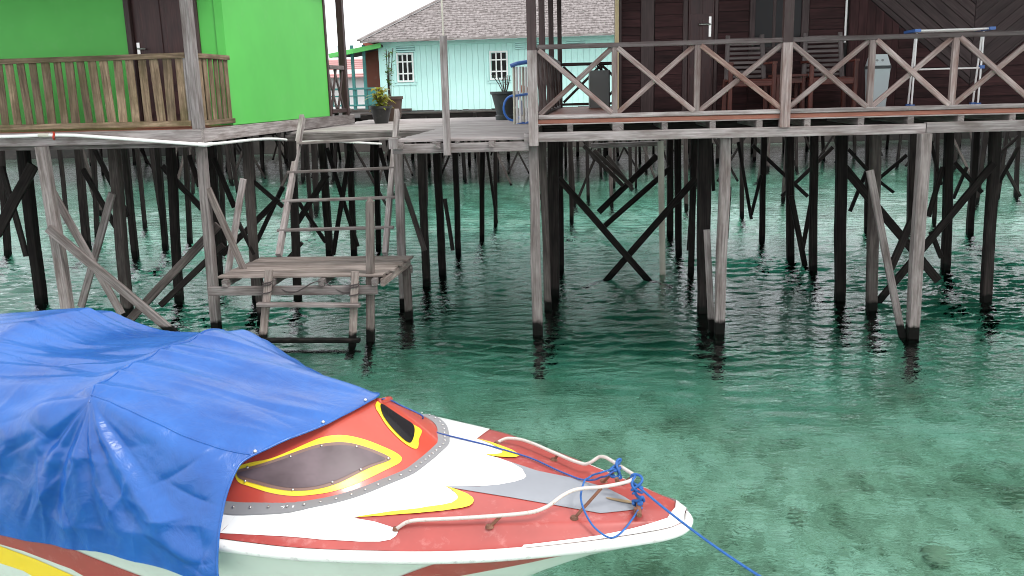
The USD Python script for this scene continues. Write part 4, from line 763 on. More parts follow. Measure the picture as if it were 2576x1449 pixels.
part(th, 'hip_cap', beam(e0+[-.05, -.05, .03], e0+np.array([H_, H_, H_*TP+.06]), .22, .06), 'pale_timber'); part(th, 'gutter', beam(e0+[0, -.03, -.02], (3.5, e0[1]-.03, e0[2]-.02), .06, .07), 'pale_timber')
# porch at the left
def tp_(px, py, y): return on(px, py, y=y)
part(th, 'porch_wall', bx((tp_(941, 200, 33.4)[0]-.05, 33.5, 3.7), (tp_(960, 200, 33.4)[0]-tp_(926, 200, 33.4)[0]+.1, .1, 2.5)), 'rust_wall')
a, b = tp_(828, 141, 31.6), tp_(958, 114, 31.6)
pr = M(); beam(a, b, .08, .16, m=pr); part(th, 'porch_fascia', pr, 'green_fascia')
pr = M(); pr.add([a+[0, .04, -.06], b+[0, .04, -.06], b+[0, 4, .1], a+[0, 4, .1], a+[0, .04, .02], b+[0, .04, .02], b+[0, 4, .18], a+[0, 4, .18]], [(0, 1, 2, 3), (4, 7, 6, 5), (0, 4, 5, 1), (1, 5, 6, 2), (2, 6, 7, 3), (3, 7, 4, 0)]); part(th, 'porch_roof', pr, 'far_dark')
for px in (862, 893, 922): q = tp_(px, 250, 31.9); part(th, 'porch_post', bx((q[0], 31.9, 3.65), (.10, .10, 2.3)), 'teal_post')
xa_, xb_ = tp_(874, 230, 31.9)[0], tp_(962, 230, 31.9)[0]
for z, w in ((3.30, .07), (3.05, .045), (2.72, .06)): part(th, 'porch_rail', beam((xa_-1.5, 31.85, z), (xb_, 31.85, z), .05, w), 'teal_post')
for x in np.linspace(xa_-1.4, xb_-.05, 10): part(th, 'porch_baluster', bx((x, 31.86, 3.01), (.04, .03, .52)), 'teal_post')
part(th, 'porch_floor', bx((tp_(880, 262, 32)[0], 33, 2.52), (4.5, 2.6, .10)), 'mid_timber')
part(th, 'porch_panel', bx((tp_(945, 235, 31.8)[0], 31.8, 2.98), (.55, .03, .5)), 'teal_post')
# far white house with a pink roof
fh = thing('white_house', 'distant white house with a pink tiled roof beyond the green wall', 'house', (-11, 44, 2.4))
a, b = on(800, 205, y=44), on(932, 205, y=44); part(fh, 'wall', bx(((a[0]+b[0])/2, 44.2, 3.35), (b[0]-a[0]+1.5, .3, 1.9)), 'white_paint')
z0, z1 = on(880, 195, y=43.5)[2], on(880, 148, y=46)[2]
rm = M()
for k in range(9):
    f0, f1 = k/9, (k+1.15)/9; rm.add([(a[0]-1, 43.5+3*f0, z0+(z1-z0)*f0+.05), (b[0]+1, 43.5+3*f0, z0+(z1-z0)*f0+.05), (b[0]+1, 43.5+3*f1, z0+(z1-z0)*f1), (a[0]-1, 43.5+3*f1, z0+(z1-z0)*f1), (a[0]-1, 43.5+3*f0, z0+(z1-z0)*f0), (b[0]+1, 43.5+3*f0, z0+(z1-z0)*f0)], [(0, 1, 2), (0, 2, 3), (4, 5, 1), (4, 1, 0)])
part(fh, 'roof', rm, 'pink_roof')

# ------------------------------------------------------------------ speedboat: s runs aft from the stem, t to the far side
BP = math.radians(17.5); BT = np.array([.55, 4.42, 0]); BB = np.array([-math.cos(BP), math.sin(BP), 0]); BQ = np.array([math.sin(BP), math.cos(BP), 0])
def B(s, t, z):
    s, t, z = np.broadcast_arrays(np.asarray(s, float), t, z); return BT+s[..., None]*BB+t[..., None]*BQ+z[..., None]*np.array([0, 0, 1.0])
_w = PchipInterpolator([-.02, .03, .065, .2, .6, 1.0, 1.4, 2.0, 2.6, 3.6, 5.4], [.02, .06, .112, .215, .455, .655, .80, .95, 1.0, 1.02, .98])
def bw(s): return _w(np.clip(s, -.02, 5.4))
def gz(s): return .79+.03*np.clip(1-np.asarray(s, float)/1.2, 0, 1)**2
def sstep(x): x = np.clip(x, 0, 1); return x*x*(3-2*x)
def deckz(s, t):
    s = np.asarray(s, float); r = np.abs(t)/bw(s); k = .25+.75*np.clip(s/1.3, 0, 1)
    return gz(s)+.015+k*(.10*sstep((.96-r)/.20)+.07*(1-np.clip(r, 0, 1)**2))
def to_deck(px, py, lift=0.0):
    z = .9
    for _ in range(25):
        p = on(px, py, z=z); d = p-BT; s, t = d@BB, d@BQ; z = .5*z+.5*(float(deckz(s, t))+lift)
    return s, t
def surf_patch(poly, f, size=.05):
    """Flat polygon(s) in surface coordinates, triangulated finely and laid on the surface f(a, b)."""
    m = M()
    for g in getattr(poly, 'geoms', [poly]):
        if g.geom_type != 'Polygon' or g.area < 1e-5: continue
        v, fc = trimesh.creation.triangulate_polygon(g, engine='earcut'); v, fc = trimesh.remesh.subdivide_to_size(np.c_[v, np.zeros(len(v))], fc, size)
        mm = trimesh.Trimesh(v, fc, process=True); mm.merge_vertices(); v = mm.vertices; m.add(f(v[:, 0], v[:, 1]), mm.faces)
    return m
def smooth_poly(pts, n=6, closed=True):
    """Rounded outline through the points (Chaikin)."""
    p = np.asarray(pts, float)
    for _ in range(2):
        q = np.roll(p, -1, 0); p = np.stack([.75*p+.25*q, .25*p+.75*q], 1).reshape(-1, 2)
    return p
boat = thing('speedboat', 'white and red speedboat with yellow flashes moored bow out under a blue tarpaulin', 'boat', B(2.5, 0, 0)[()])
# hull: rows from the gunwale to the keel
def keelz(s): return np.interp(s, [-.02, .2, .49, .71, .91, 1.2, 1.6, 2.2, 5.4], [.745, .70, .585, .455, .33, .13, -.06, -.2, -.26])
def hull(s, v):
    """v 0 at the gunwale, .6 at the chine, 1 at the keel (near side)."""
    s = np.asarray(s, float); v = np.asarray(v, float); w = bw(s); k = keelz(s); top = gz(s)-.03
    wc = w*np.interp(s, [0, .6, 1.5, 3, 5.4], [.30, .42, .70, .86, .88]); zc = np.maximum(k+.015, np.interp(s, [0, .5, 1.2, 2.2, 5.4], [.745, .62, .36, .17, .10]))
    t = np.where(v < .6, w+(wc-w)*(v/.6), wc*(1-(v-.6)/.4)); z = np.where(v < .6, top+(zc-top)*(v/.6)**1.0, zc+(k-zc)*((v-.6)/.4))
    sh = np.where(s < .9, 1, 1)
    return t, z, s+.0*sh
ss = np.concatenate([np.linspace(.03, .6, 14), np.linspace(.65, 5.4, 60)]); vv = np.concatenate([np.linspace(0, .6, 9), np.linspace(.68, 1, 5)])
S, V = np.meshgrid(ss, vv, indexing='ij'); hm = M()
for sg in (-1, 1):
    t, z, s = hull(S, V); i, j = np.meshgrid(np.arange(len(ss)-1), np.arange(len(vv)-1), indexing='ij'); a = i*len(vv)+j
    hm.add(B(s, sg*t, z).reshape(-1, 3), np.stack([a, a+1, a+len(vv)+1, a+len(vv)], -1).reshape(-1, 4)[:, ::sg])
tr_t, tr_z, _ = hull(np.full(14, 5.4), np.linspace(0, 1, 14)); tv = [B(5.4, -t, z) for t, z in zip(tr_t, tr_z)]+[B(5.4, t, z) for t, z in zip(tr_t[::-1], tr_z[::-1])]
hm.add(tv, [(0, k, k+1) for k in range(1, len(tv)-1)]); part(boat, 'hull', hm, 'boat_hull', smooth=35)
def hull_px(px, py):
    """Where the sight line meets the near hull side, as (s, v)."""
    s, v = 1.5, .3
    for _ in range(60):
        def res(s, v): t, z, s2 = hull(s, v); return proj(B(s2, -t, z))-[px, py]
        r0 = res(s, v); J = np.stack([(res(s+1e-3, v)-r0)/1e-3, (res(s, v+1e-3)-r0)/1e-3], 1); st_ = np.linalg.lstsq(J, -r0, rcond=None)[0]
        s = float(np.clip(s+np.clip(st_[0], -.3, .3), 0, 5)); v = float(np.clip(v+np.clip(st_[1], -.1, .1), .0, .98))
    return s, v
def on_hull(a, b):
    t, z, s = hull(a, b); return B(s, -(t+.004), z-.001)
def hstripe(pts, m, label=None): part(boat, 'hull_stripe', surf_patch(Polygon([hull_px(*p) for p in pts]).buffer(0), on_hull, .06), m, smooth=35, label=label)
hstripe([(1518, 1372), (1350, 1400), (1100, 1416), (1000, 1452), (960, 1475), (1060, 1475), (1150, 1449), (1330, 1415), (1470, 1387)], 'boat_red', 'dark red stripe under the bow')
hstripe([(-60, 1310), (0, 1338), (110, 1358), (150, 1366), (230, 1400), (360, 1449), (430, 1475), (260, 1475), (180, 1430), (60, 1385), (-60, 1350)], 'boat_red', 'dark red stripe sweeping down from under the tarpaulin')
hstripe([(-60, 1352), (0, 1372), (90, 1405), (205, 1455), (240, 1475), (130, 1475), (60, 1435), (-60, 1395)], 'boat_yellow', 'yellow stripe below the red one')
# deck
ds = np.concatenate([np.linspace(.03, .3, 10), np.linspace(.34, 5.3, 90)]); dr_ = np.linspace(-.985, .985, 61)
S, R_ = np.meshgrid(ds, dr_, indexing='ij'); T_ = R_*bw(S); i, j = np.meshgrid(np.arange(len(ds)-1), np.arange(60), indexing='ij'); a = i*61+j
part(boat, 'deck', M().add(B(S, T_, deckz(S, T_)).reshape(-1, 3), np.stack([a, a+1, a+62, a+61], -1).reshape(-1, 4)[:, ::-1]), 'boat_red', smooth=True, label='faded red foredeck')
def ondeck(l): return lambda a, b: B(a, b, deckz(a, b)+l)
def zb(x, y): return 789+x*.38, 979+y*.38
def za(x, y): return x*.5024, 758+y*.5024
def near(pts): return np.array([to_deck(*p) for p in pts])
white_edge = near([za(1100, 1163), za(1300, 1173), za(1600, 1195), za(1800, 1206), za(1900, 1206), za(1955, 1196), za(1982, 1178), za(1992, 1160), za(1988, 1146), za(1975, 1138), zb(400, 880), zb(260, 857)])
white_in = near([zb(262, 855), zb(450, 826), zb(700, 795), zb(850, 772), zb(915, 758), zb(950, 735), zb(958, 716), zb(940, 693), zb(905, 665), zb(872, 646)])
nose = near([zb(950, 646), zb(1100, 645), zb(1220, 636), zb(1330, 616), zb(1392, 596), zb(1408, 580)])
far_in = near([zb(1380, 530), zb(1310, 490), zb(1230, 460), zb(1140, 437), zb(1200, 436), zb(1243, 430), zb(1252, 415), zb(1232, 396), zb(1185, 372), zb(1130, 349), zb(1080, 331)])
fs = far_in[-1][0]
wp_ = Polygon(np.vstack([[[3.9, white_edge[0][1]*1.05]], white_edge, white_in[1:], nose, far_in, [[s_, float(bw(s_))*.975] for s_ in np.linspace(fs+.02, 3.9, 24)]])).buffer(0)
grey_n = near([zb(872, 646), zb(1300, 716), zb(1600, 768), zb(1900, 822), zb(2060, 806), zb(2122, 797), zb(2132, 780), zb(2118, 757), zb(2050, 715), zb(1930, 655), zb(1700, 590), zb(1480, 545), zb(1260, 472), zb(1140, 437), zb(1300, 520), zb(1350, 600), zb(1100, 650)])
gp_ = Polygon(grey_n).buffer(0).buffer(.004)
yel_far = near([zb(1080, 331), zb(1130, 349), zb(1185, 372), zb(1232, 396), zb(1252, 415), zb(1243, 430), zb(1200, 436), zb(1140, 437), zb(1190, 449), zb(1280, 457), zb(1338, 457), zb(1360, 447), zb(1350, 430), zb(1310, 406), zb(1260, 387), zb(1180, 358)])
yel = near([zb(262, 856), zb(450, 826), zb(700, 795), zb(850, 772), zb(915, 758), zb(950, 735), zb(958, 716), zb(940, 693), zb(905, 665), zb(872, 646), zb(960, 676), zb(1015, 698), zb(1050, 722), zb(1062, 742), zb(1052, 764), zb(1030, 780), zb(980, 793), zb(850, 812), zb(700, 827), zb(450, 845)])
part(boat, 'deck_panel', surf_patch(wp_, ondeck(.004), .06), 'boat_white', smooth=True, label='white painted panel of the foredeck')
part(boat, 'deck_panel', surf_patch(gp_.difference(wp_.buffer(.001)), ondeck(.004), .06), 'boat_grey', smooth=True, label='grey arrow panel at the bow')
for q in (yel, yel_far): part(boat, 'deck_flash', surf_patch(Polygon(q).buffer(0), ondeck(.0075), .05), 'boat_yellow', smooth=True)
st_ = M(); 
part(boat, 'stain', surf_patch(Polygon(smooth_poly([to_deck(*zb(*p)) for p in [(1930, 722), (1990, 730), (2090, 745), (2122, 757), (2118, 768), (2060, 760), (1945, 735)]])), ondeck(.0085), .05), 'boat_stain', smooth=True, label='rust stain on the grey bow panel')
# rub rail round the gunwale
rs = np.concatenate([np.linspace(5.4, .2, 70), np.linspace(.16, .035, 8)]); e = [B(s, -(bw(s)+.005), gz(s)-.012) for s in rs]; e2 = [B(s, bw(s)+.005, gz(s)-.012) for s in rs[::-1]]
mid = [B(.018, t, gz(0)-.012) for t in (-.03, 0, .03)]
path = np.array([*e, *mid, *e2]); paint('scuffed_gelcoat', (.74, .74, .71), rough=.4, var=.05, dirt=(.16, .155, .14), amt=.75, scale=4.5)
part(boat, 'rub_rail', tube(path, .032, 10), 'scuffed_gelcoat', smooth=60)
# cowl (windscreen hood)
_F = [0, .25, .45, .6, .75, .87, 1.0, 1.1, 1.5, 2.3]
_ci = lambda v: PchipInterpolator(_F, v)
_bs, _bt = _ci([1.575, 1.582, 1.66, 1.745, 1.87, 2.0, 2.19, 2.34, 2.85, 3.8]), _ci([0, .18, .36, .51, .64, .715, .763, .79, .82, .83])
_ts, _tt, _tz = _ci([1.92, 1.94, 2.0, 2.08, 2.18, 2.28, 2.42, 2.53, 2.98, 3.9]), _ci([0, .17, .33, .44, .55, .63, .69, .72, .76, .78]), _ci([1.275, 1.27, 1.25, 1.225, 1.205, 1.19, 1.18, 1.175, 1.17, 1.17])
def cbase(f):
    f = np.asarray(f, float); return _bs(np.abs(f)), np.sign(f)*_bt(np.abs(f))
def ctop(f):
    f = np.asarray(f, float); return _ts(np.abs(f)), np.sign(f)*_tt(np.abs(f)), _tz(np.abs(f))-.22*np.where(f > 0, _tt(np.abs(f)), 0)
def cowl(f, v, off=0.0):
    f = np.asarray(f, float); v = np.asarray(v, float); s0, t0 = cbase(f); s1, t1, z1 = ctop(f); z0 = deckz(s0, t0)-.004
    bul = .012*np.sin(np.clip(v, 0, 1)*math.pi); g = np.clip(f, -1, 1)*math.pi/2
    n = np.stack([-np.cos(g)*.75, np.sin(g)*.75, np.full_like(g, .66)], -1); o = bul+off
    s, t, z = s0+(s1-s0)*v+n[..., 0]*o, t0+(t1-t0)*v+n[..., 1]*o, z0+(z1-z0)*v+n[..., 2]*o
    return B(s, t, z)
F_, V_ = np.meshgrid(np.linspace(-1.9, 1.9, 97), np.linspace(-.03, 1.06, 16), indexing='ij'); i, j = np.meshgrid(np.arange(96), np.arange(15), indexing='ij'); a = i*16+j
cw = part(boat, 'windscreen_cowl', M().add(cowl(F_, V_).reshape(-1, 3), np.stack([a, a+16, a+17, a+1], -1).reshape(-1, 4)), 'cowl_red', smooth=True)
def cowl_px(px, py, f0=-.8):
    x = np.array([f0, .5])
    for _ in range(80):
        r0 = proj(cowl(x[0], x[1]))-[px, py]; J = np.stack([(proj(cowl(x[0]+1e-3, x[1]))-[px, py]-r0)/1e-3, (proj(cowl(x[0], x[1]+1e-3))-[px, py]-r0)/1e-3], 1)
        x = x+np.clip(np.linalg.lstsq(J, -r0, rcond=None)[0], -.12, .12)*.8; x[0] = np.clip(x[0], -1.9, 1.0); x[1] = np.clip(x[1], -.1, 1.15)
    return x
def cpatch(parent, name, pts, m, off, f0=-.8, hole=None, label=None):
    q = [cowl_px(*za(*p), f0) for p in pts]; P_ = Polygon(smooth_poly(q)).buffer(0)
    if hole is not None: P_ = P_.difference(Polygon(smooth_poly([cowl_px(*za(*p), f0) for p in hole])).buffer(0))
    part(parent, name, surf_patch(P_, lambda a, b: cowl(a, b, off), .07), m, smooth=True, label=label); return P_
win_out = [(1180, 830), (1260, 805), (1350, 790), (1450, 750), (1560, 700), (1630, 675), (1720, 668), (1820, 690), (1920, 730), (1985, 760), (2015, 785), (2000, 810), (1960, 830), (1880, 870), (1780, 915), (1680, 950), (1560, 970), (1450, 975), (1350, 960), (1260, 930), (1180, 905)]
win_rim = [(1190, 845), (1250, 832), (1350, 800), (1450, 765), (1560, 725), (1640, 708), (1740, 706), (1830, 730), (1920, 765), (1962, 790), (1940, 803), (1860, 830), (1780, 868), (1690, 915), (1580, 945), (1470, 952), (1370, 940), (1280, 915), (1190, 890)]
win_in = [(1190, 862), (1260, 845), (1350, 815), (1450, 782), (1560, 742), (1640, 725), (1740, 722), (1820, 742), (1900, 775), (1935, 792), (1900, 805), (1840, 822), (1770, 858), (1680, 900), (1580, 930), (1470, 938), (1380, 925), (1290, 898), (1190, 872)]
cpatch(cw, 'yellow_border', win_out, 'boat_yellow', .004); w1 = part(boat, 'side_window', surf_patch(Polygon(smooth_poly([cowl_px(*za(*p)) for p in win_rim])).buffer(0), lambda a, b: cowl(a, b, .008), .07), 'window_rim', smooth=True)
cpatch(w1, 'smoked_pane', win_in, 'smoked_pane', .011)
def rivet(px, py): f, v = cowl_px(*za(px, py)); c = cowl(f, v, .012); return c
rv = M(); ics = trimesh.creation.icosphere(1)
for p in [(1245, 835), (1457, 780), (1610, 727), (1783, 731), (1940, 790), (1805, 845), (1665, 908), (1470, 946), (1233, 903)]: part(w1, 'screw', M().add(ics.vertices*.007+rivet(*p), ics.faces), 'steel', smooth=True)
# front window on the far side of the nose
fy = [(1885, 500), (1875, 530), (1895, 560), (1930, 620), (1985, 680), (2040, 725), (2085, 745), (2095, 720), (2092, 695), (2112, 655), (2105, 640), (2070, 620), (2020, 590), (1960, 550), (1900, 505)]
fi = [(1897, 506), (1960, 550), (2020, 590), (2066, 618), (2074, 648), (2064, 698), (2046, 718), (1990, 670), (1940, 614), (1904, 560)]
cpatch(cw, 'yellow_border', fy, 'boat_yellow', .004, .3); cpatch(cw, 'front_window', fi, 'window_dark', .009, .3)
# grey footing strip with rivets
f_ = np.linspace(-1.9, 1.9, 90); s0, t0 = cbase(f_); g_ = np.clip(f_, -1, 1)*math.pi/2; nrm = np.stack([-np.cos(g_), np.sin(g_)], 1)
ring = [(s0+nrm[:, 0]*d, t0+nrm[:, 1]*d) for d in (-.02, .055)]
fm = M(); fm.add(np.concatenate([B(s, t, deckz(s, t)+l) for (s, t), l in zip(ring, (.012, .010))]), [(k, k+1, 91+k, 90+k) for k in range(89)]); 
edge = ring[1]; fm.add(np.concatenate([B(edge[0], edge[1], deckz(*edge)+.010), B(edge[0]+nrm[:, 0]*.003, edge[1]+nrm[:, 1]*.003, deckz(*edge)-.002)]), [(k, k+1, 91+k, 90+k) for k in range(89)])
ft = part(boat, 'footing_strip', fm, 'trim_grey', smooth=True); rv = M()
for f in np.arange(-1.85, 1.85, .068):
    s, t = cbase(f); g = np.clip(f, -1, 1)*math.pi/2; s, t = s-math.cos(g)*.026, t+math.sin(g)*.026; part(ft, 'rivet', M().add(ics.vertices*[.0075, .0075, .005]+B(s, t, deckz(s, t)+.014), ics.faces), 'steel', smooth=True)
# bow rail
def up_from(px, py, t): return onp(px, py, BT+BQ*t, BQ)
def rail_pt(px, py, lift): s, t = to_deck(px, py, lift); return B(s, t, deckz(s, t)+lift)[()]
rp = lambda x, y, l: rail_pt(*zb(x, y), l)
near_rail = [rp(545, 928, .0), rp(575, 905, .03), rp(620, 880, .05), rp(700, 866, .06), rp(1000, 852, .07), rp(1240, 836, .07), rp(1440, 815, .08), rp(1550, 775, .095), rp(1640, 710, .12), rp(1720, 670, .14), rp(1900, 648, .155), rp(2060, 618, .155)]
bow = [rp(2108, 600, .15), rp(2124, 582, .15), rp(2110, 560, .152)]
far_rail = [rp(2070, 535, .15), rp(1960, 466, .145), rp(1900, 446, .125), rp(1830, 486, .08), rp(1790, 496, .06), rp(1600, 424, .05), rp(1400, 341, .05), rp(1290, 325, .04), rp(1245, 338, .02), rp(1215, 357, .0)]
br_ = part(boat, 'bow_rail', tube(near_rail+bow+far_rail, .0100, 10, smooth_n=170), 'rail_white', smooth=True)
for a_, q in [(rp(1240, 840, .065), rp(1165, 912, 0)), (rp(1905, 655, .15), rp(1725, 855, 0)), (rp(1985, 545, .135), rp(1920, 612, 0)), (rp(1620, 432, .045), rp(1590, 470, 0))]:
    part(boat, 'rail_strut', tube([a_, q], .0085, 8), 'rust_iron'); part(boat, 'strut_foot', lathe([(0, -.002), (.024, -.002), (.018, .012), (0, .014)], q, sides=10), 'rust_iron', smooth=40)
for q2 in (near_rail[0], far_rail[-1]): part(boat, 'strut_foot', lathe([(0, -.002), (.020, -.002), (.015, .012), (0, .014)], q2, sides=10), 'rust_iron', smooth=40)
# bow cleat, fairlead
cs, ct_ = to_deck(*zb(2150, 805)); c = B(cs, ct_, deckz(cs, ct_))[()]
cl = M(); tube([c+BQ*.09+BB*.02+[0, 0, .03], c+[0, 0, .035], c-BQ*.10-BB*.03+[0, 0, .025]], .014, 8, cl); tube([c+BQ*.03-[0, 0, .01], c+BQ*.03+[0, 0, .035]], .016, 8, cl); tube([c-BQ*.04-[0, 0, .01], c-BQ*.04+[0, 0, .035]], .016, 8, cl)
part(boat, 'cleat', cl, 'rust_iron', smooth=40)
a = bow[1]; fl = M(); tube([a+BB*.01, a+BB*.04+BQ*.02-[0, 0, .035], a+BB*.08+BQ*.01-[0, 0, .055], a+BB*.10-[0, 0, .02]], .012, 8, fl, smooth_n=12); part(boat, 'anchor_hook', fl, 'rust_iron', smooth=40)
# ropes on the boat
def knot(c, R0, seed, turns=9, r=.0075):
    r_ = np.random.default_rng(seed); t = np.linspace(0, turns, 120); a, b, e = r_.uniform(0, 6, 3)
    return np.stack([c[0]+R0*np.sin(t*2.1+a)*np.cos(t*.7), c[1]+R0*np.cos(t*1.7+b)*.9, c[2]+R0*1.25*np.sin(t*1.3+e)*np.cos(t*.31)], 1), r
kn1 = rp(2130, 628, .13); kn2 = rp(2005, 525, .14)
mr = thing('mooring_rope', 'thick blue mooring rope running from the bow rail knot toward the viewer', 'rope', kn1)
p, r_ = knot(kn1, .036, 2, 12); part(mr, 'knot', tube(p, .0075, 7), 'rope_blue', smooth=True)
e_ = on(1975, 1460, z=1.0); far_e = kn1+(e_-kn1)*1.5; L = [kn1+(far_e-kn1)*t-np.array([0, 0, .06*4*t*(1-t)]) for t in np.linspace(0, 1, 30)]; part(mr, 'line', tube(L, .0068, 8), 'rope_blue', smooth=True)
c2 = c+[0, 0, .05]; part(mr, 'tail', tube([kn1+[0, 0, -.02], rail_pt(*zb(2130, 690), .08), rail_pt(*zb(2185, 740), .05), c2+BQ*.0+[.02, 0, .03], c2], .009, 8, smooth_n=24), 'rope_blue', smooth=True)
p, r_ = knot(c2+[0, 0, -.01], .028, 5, 7); part(mr, 'cleat_hitch', tube(p, .0085, 7), 'rope_blue', smooth=True)
tr = thing('tie_rope', 'thin blue rope along the foredeck tied to the bow rail with a hanging loop', 'rope', kn2)
p, r_ = knot(kn2, .036, 9, 12); part(tr, 'knot', tube(p, .0072, 7), 'rope_blue', smooth=True)
def dk(x, y, l=.012): return rail_pt(*zb(x, y), l)
T1 = cowl(.12, 1.0, .03)
part(tr, 'line', tube([T1, dk(480, 95, .25) if False else B(1.93, .30, 1.17)[()], B(1.80, .40, 1.06)[()], dk(690, 232, .03), dk(860, 300), dk(940, 318), dk(1250, 398), dk(1420, 450), dk(1640, 548), dk(1740, 588), dk(1830, 602, .03), dk(1920, 580, .12), kn2], .0055, 7, smooth_n=90), 'rope_thin', smooth=True)
part(tr, 'loop', tube([kn2, dk(1900, 553, .15), dk(1830, 580, .10), dk(1790, 615, .12), dk(1770, 690, .10), dk(1790, 800, .08), dk(1850, 905, .06), dk(1920, 965, .03), dk(1985, 982, .05) , dk(2030, 955, .03), dk(2090, 885, .03), dk(2150, 800, .05)], .0055, 7, smooth_n=90), 'rope_blue', smooth=True)

# ------------------------------------------------------------------ tarpaulin: sections from the stern to the hood, each from the near hem over the top to the far hem
KV = [0, .10, .21, .25, .285, .42, .55, .68, .80, .88, 1.0]
SEC = [
    (0.0, [(5.55, -1.06, .62), (5.55, -1.05, .95), (5.5, -1.0, 1.32), (5.5, -.96, 1.41), (5.5, -.82, 1.46), (5.5, -.45, 1.50), (5.5, 0, 1.52), (5.5, .45, 1.40), (5.5, .85, 1.36), (5.5, 1.0, 1.1), (5.5, 1.06, .65)]),
    (.30, [(4.35, -1.07, .60), (4.4, -1.07, .95), (4.42, -1.02, 1.32), (4.45, -.97, 1.44), (4.46, -.82, 1.52), (4.47, -.45, 1.60), (4.45, 0, 1.65), (4.42, .35, 1.585), (4.42, .8, 1.29), (4.4, 1.0, 1.1), (4.4, 1.06, .65)]),
    (.42, [(3.85, -1.08, .62), (3.9, -1.08, .95), (3.95, -1.03, 1.28), (3.95, -.98, 1.38), (3.95, -.84, 1.45), (3.95, -.45, 1.49), (3.95, 0, 1.49), (3.95, .4, 1.418), (3.95, .8, 1.30), (3.95, 1.0, 1.0), (3.9, 1.06, .65)]),
    (.53, [(3.42, -1.08, .63), (3.45, -1.08, .95), (3.5, -1.03, 1.27), (3.5, -.98, 1.38), (3.5, -.84, 1.45), (3.5, -.45, 1.49), (3.5, 0, 1.50), (3.5, .4, 1.45), (3.5, .8, 1.29), (3.5, 1.0, 1.0), (3.5, 1.06, .65)]),
    (.62, [(3.08, -1.08, .66), (3.12, -1.07, 1.0), (3.14, -1.0, 1.37), (3.14, -.95, 1.47), (3.18, -.86, 1.52), (3.19, -.40, 1.575), (3.12, 0, 1.605), (3.10, .28, 1.545), (3.12, .75, 1.24), (3.1, 1.0, 1.0), (3.05, 1.06, .66)]),
    (.72, [(2.82, -1.08, .65), (2.86, -1.07, .95), (2.88, -1.01, 1.27), (2.87, -.96, 1.385), (2.85, -.84, 1.44), (2.82, -.40, 1.485), (2.78, 0, 1.50), (2.80, .34, 1.36), (2.82, .78, 1.05), (2.8, 1.0, .89), (2.75, 1.06, .66)]),
    (.88, [(2.45, -1.085, .63), (2.48, -1.07, .88), (2.48, -1.0, 1.15), (2.47, -.93, 1.255), (2.40, -.78, 1.30), (2.29, -.40, 1.345), (2.24, 0, 1.36), (2.38, .32, 1.18), (2.68, .80, .97), (2.72, 1.0, .86), (2.4, 1.06, .68)]),
    (1.0, [(2.23, -1.09, .60), (2.25, -1.06, .80), (2.25, -.98, 1.03), (2.24, -.85, 1.185), (2.14, -.68, 1.235), (1.98, -.35, 1.27), (1.90, 0, 1.30), (2.17, .28, 1.19), (2.62, .68, 1.0), (2.7, .95, .90), (2.7, 1.05, .72)])]
KU = [u for u, _ in SEC]; arr = np.array([s for _, s in SEC])
nu, nv = 300, 280; U = np.linspace(0, 1, nu); Vv = np.linspace(0, 1, nv)
A1 = PchipInterpolator(KV, arr, axis=1)(Vv); A2 = np.empty((nu,)+A1.shape[1:])
for i0, i1 in ((0, 1), (1, 4), (4, 7)):
    k_ = (U >= KU[i0]-1e-9) & (U <= KU[i1]+1e-9); A2[k_] = PchipInterpolator(KU[i0:i1+1], A1[i0:i1+1], axis=0)(U[k_])
UU, VV = np.meshgrid(U, Vv, indexing='ij')
# folds: long soft ridges along the roof, radiating pleats down the near side from the hoop corner
sx_, tx_, zx_ = A2[..., 0], A2[..., 1], A2[..., 2]
roof = sstep((VV-.25)/.05)*(1-sstep((VV-.80)/.06))
q1 = meshkit.fbm(np.stack([sx_*1.1, tx_*9+sx_*1.5, sx_*0], -1), 3, 11)-.5
q6 = .25-np.abs(meshkit.noise(np.stack([sx_*.9+3, tx_*6.5+sx_*2.2, sx_*0+3], -1), 61)-.5)
q2 = meshkit.noise(np.stack([sx_*.8+4, tx_*5-sx_*1.2, sx_*0], -1), 21)-.5
ang_ = np.arctan2(sx_-3.14, 1.47-zx_+.02); rad_ = np.hypot(sx_-3.14, 1.47-zx_)
q3 = meshkit.noise(np.stack([ang_*5.5, rad_*.9, sx_*0], -1), 31)-.5
q4 = meshkit.fbm(np.stack([sx_*3.2, zx_*4.5+sx_*2, sx_*0+2], -1), 4, 41)-.5
q5 = .25-np.abs(meshkit.noise(np.stack([sx_*4.2+zx_*2.5, zx_*5-sx_*1.3, sx_*0+7], -1), 51)-.5)
cr = np.random.default_rng(5); crease = np.zeros_like(sx_)
for k in range(70):      # sharp local creases: near side (mostly radiating and slanting), then the roof (running fore and aft)
    if k < 46:
        cs0, cz0 = cr.uniform(2.25, 4.6), cr.uniform(.68, 1.35); th_ = math.atan2(cz0-1.5, cs0-3.14)+cr.normal(0, .75) if k < 26 else cr.uniform(0, math.pi)
        X_, Y_ = sx_-cs0, zx_-cz0; Lc, wc_, ac = cr.uniform(.10, .30), cr.uniform(.018, .04), cr.uniform(.008, .020)*cr.choice([-1, 1]); w0 = 1-sstep((VV-.235)/.03)
    else:
        cs0, cz0 = cr.uniform(2.1, 5.0), cr.uniform(-.75, .3); th_ = cr.normal(-.12, .16); X_, Y_ = sx_-cs0, tx_-cz0; Lc, wc_, ac = cr.uniform(.2, .5), cr.uniform(.016, .032), cr.uniform(.005, .012)*cr.choice([-1, 1]); w0 = sstep((VV-.29)/.03)
    u_, v_ = X_*math.cos(th_)+Y_*math.sin(th_), -X_*math.sin(th_)+Y_*math.cos(th_)
    crease += w0*ac*np.exp(-np.abs(v_+.25*u_*u_)/wc_)*np.exp(-(u_/Lc)**2)
pin = 1-np.exp(-((UU-1)/.05)**2)
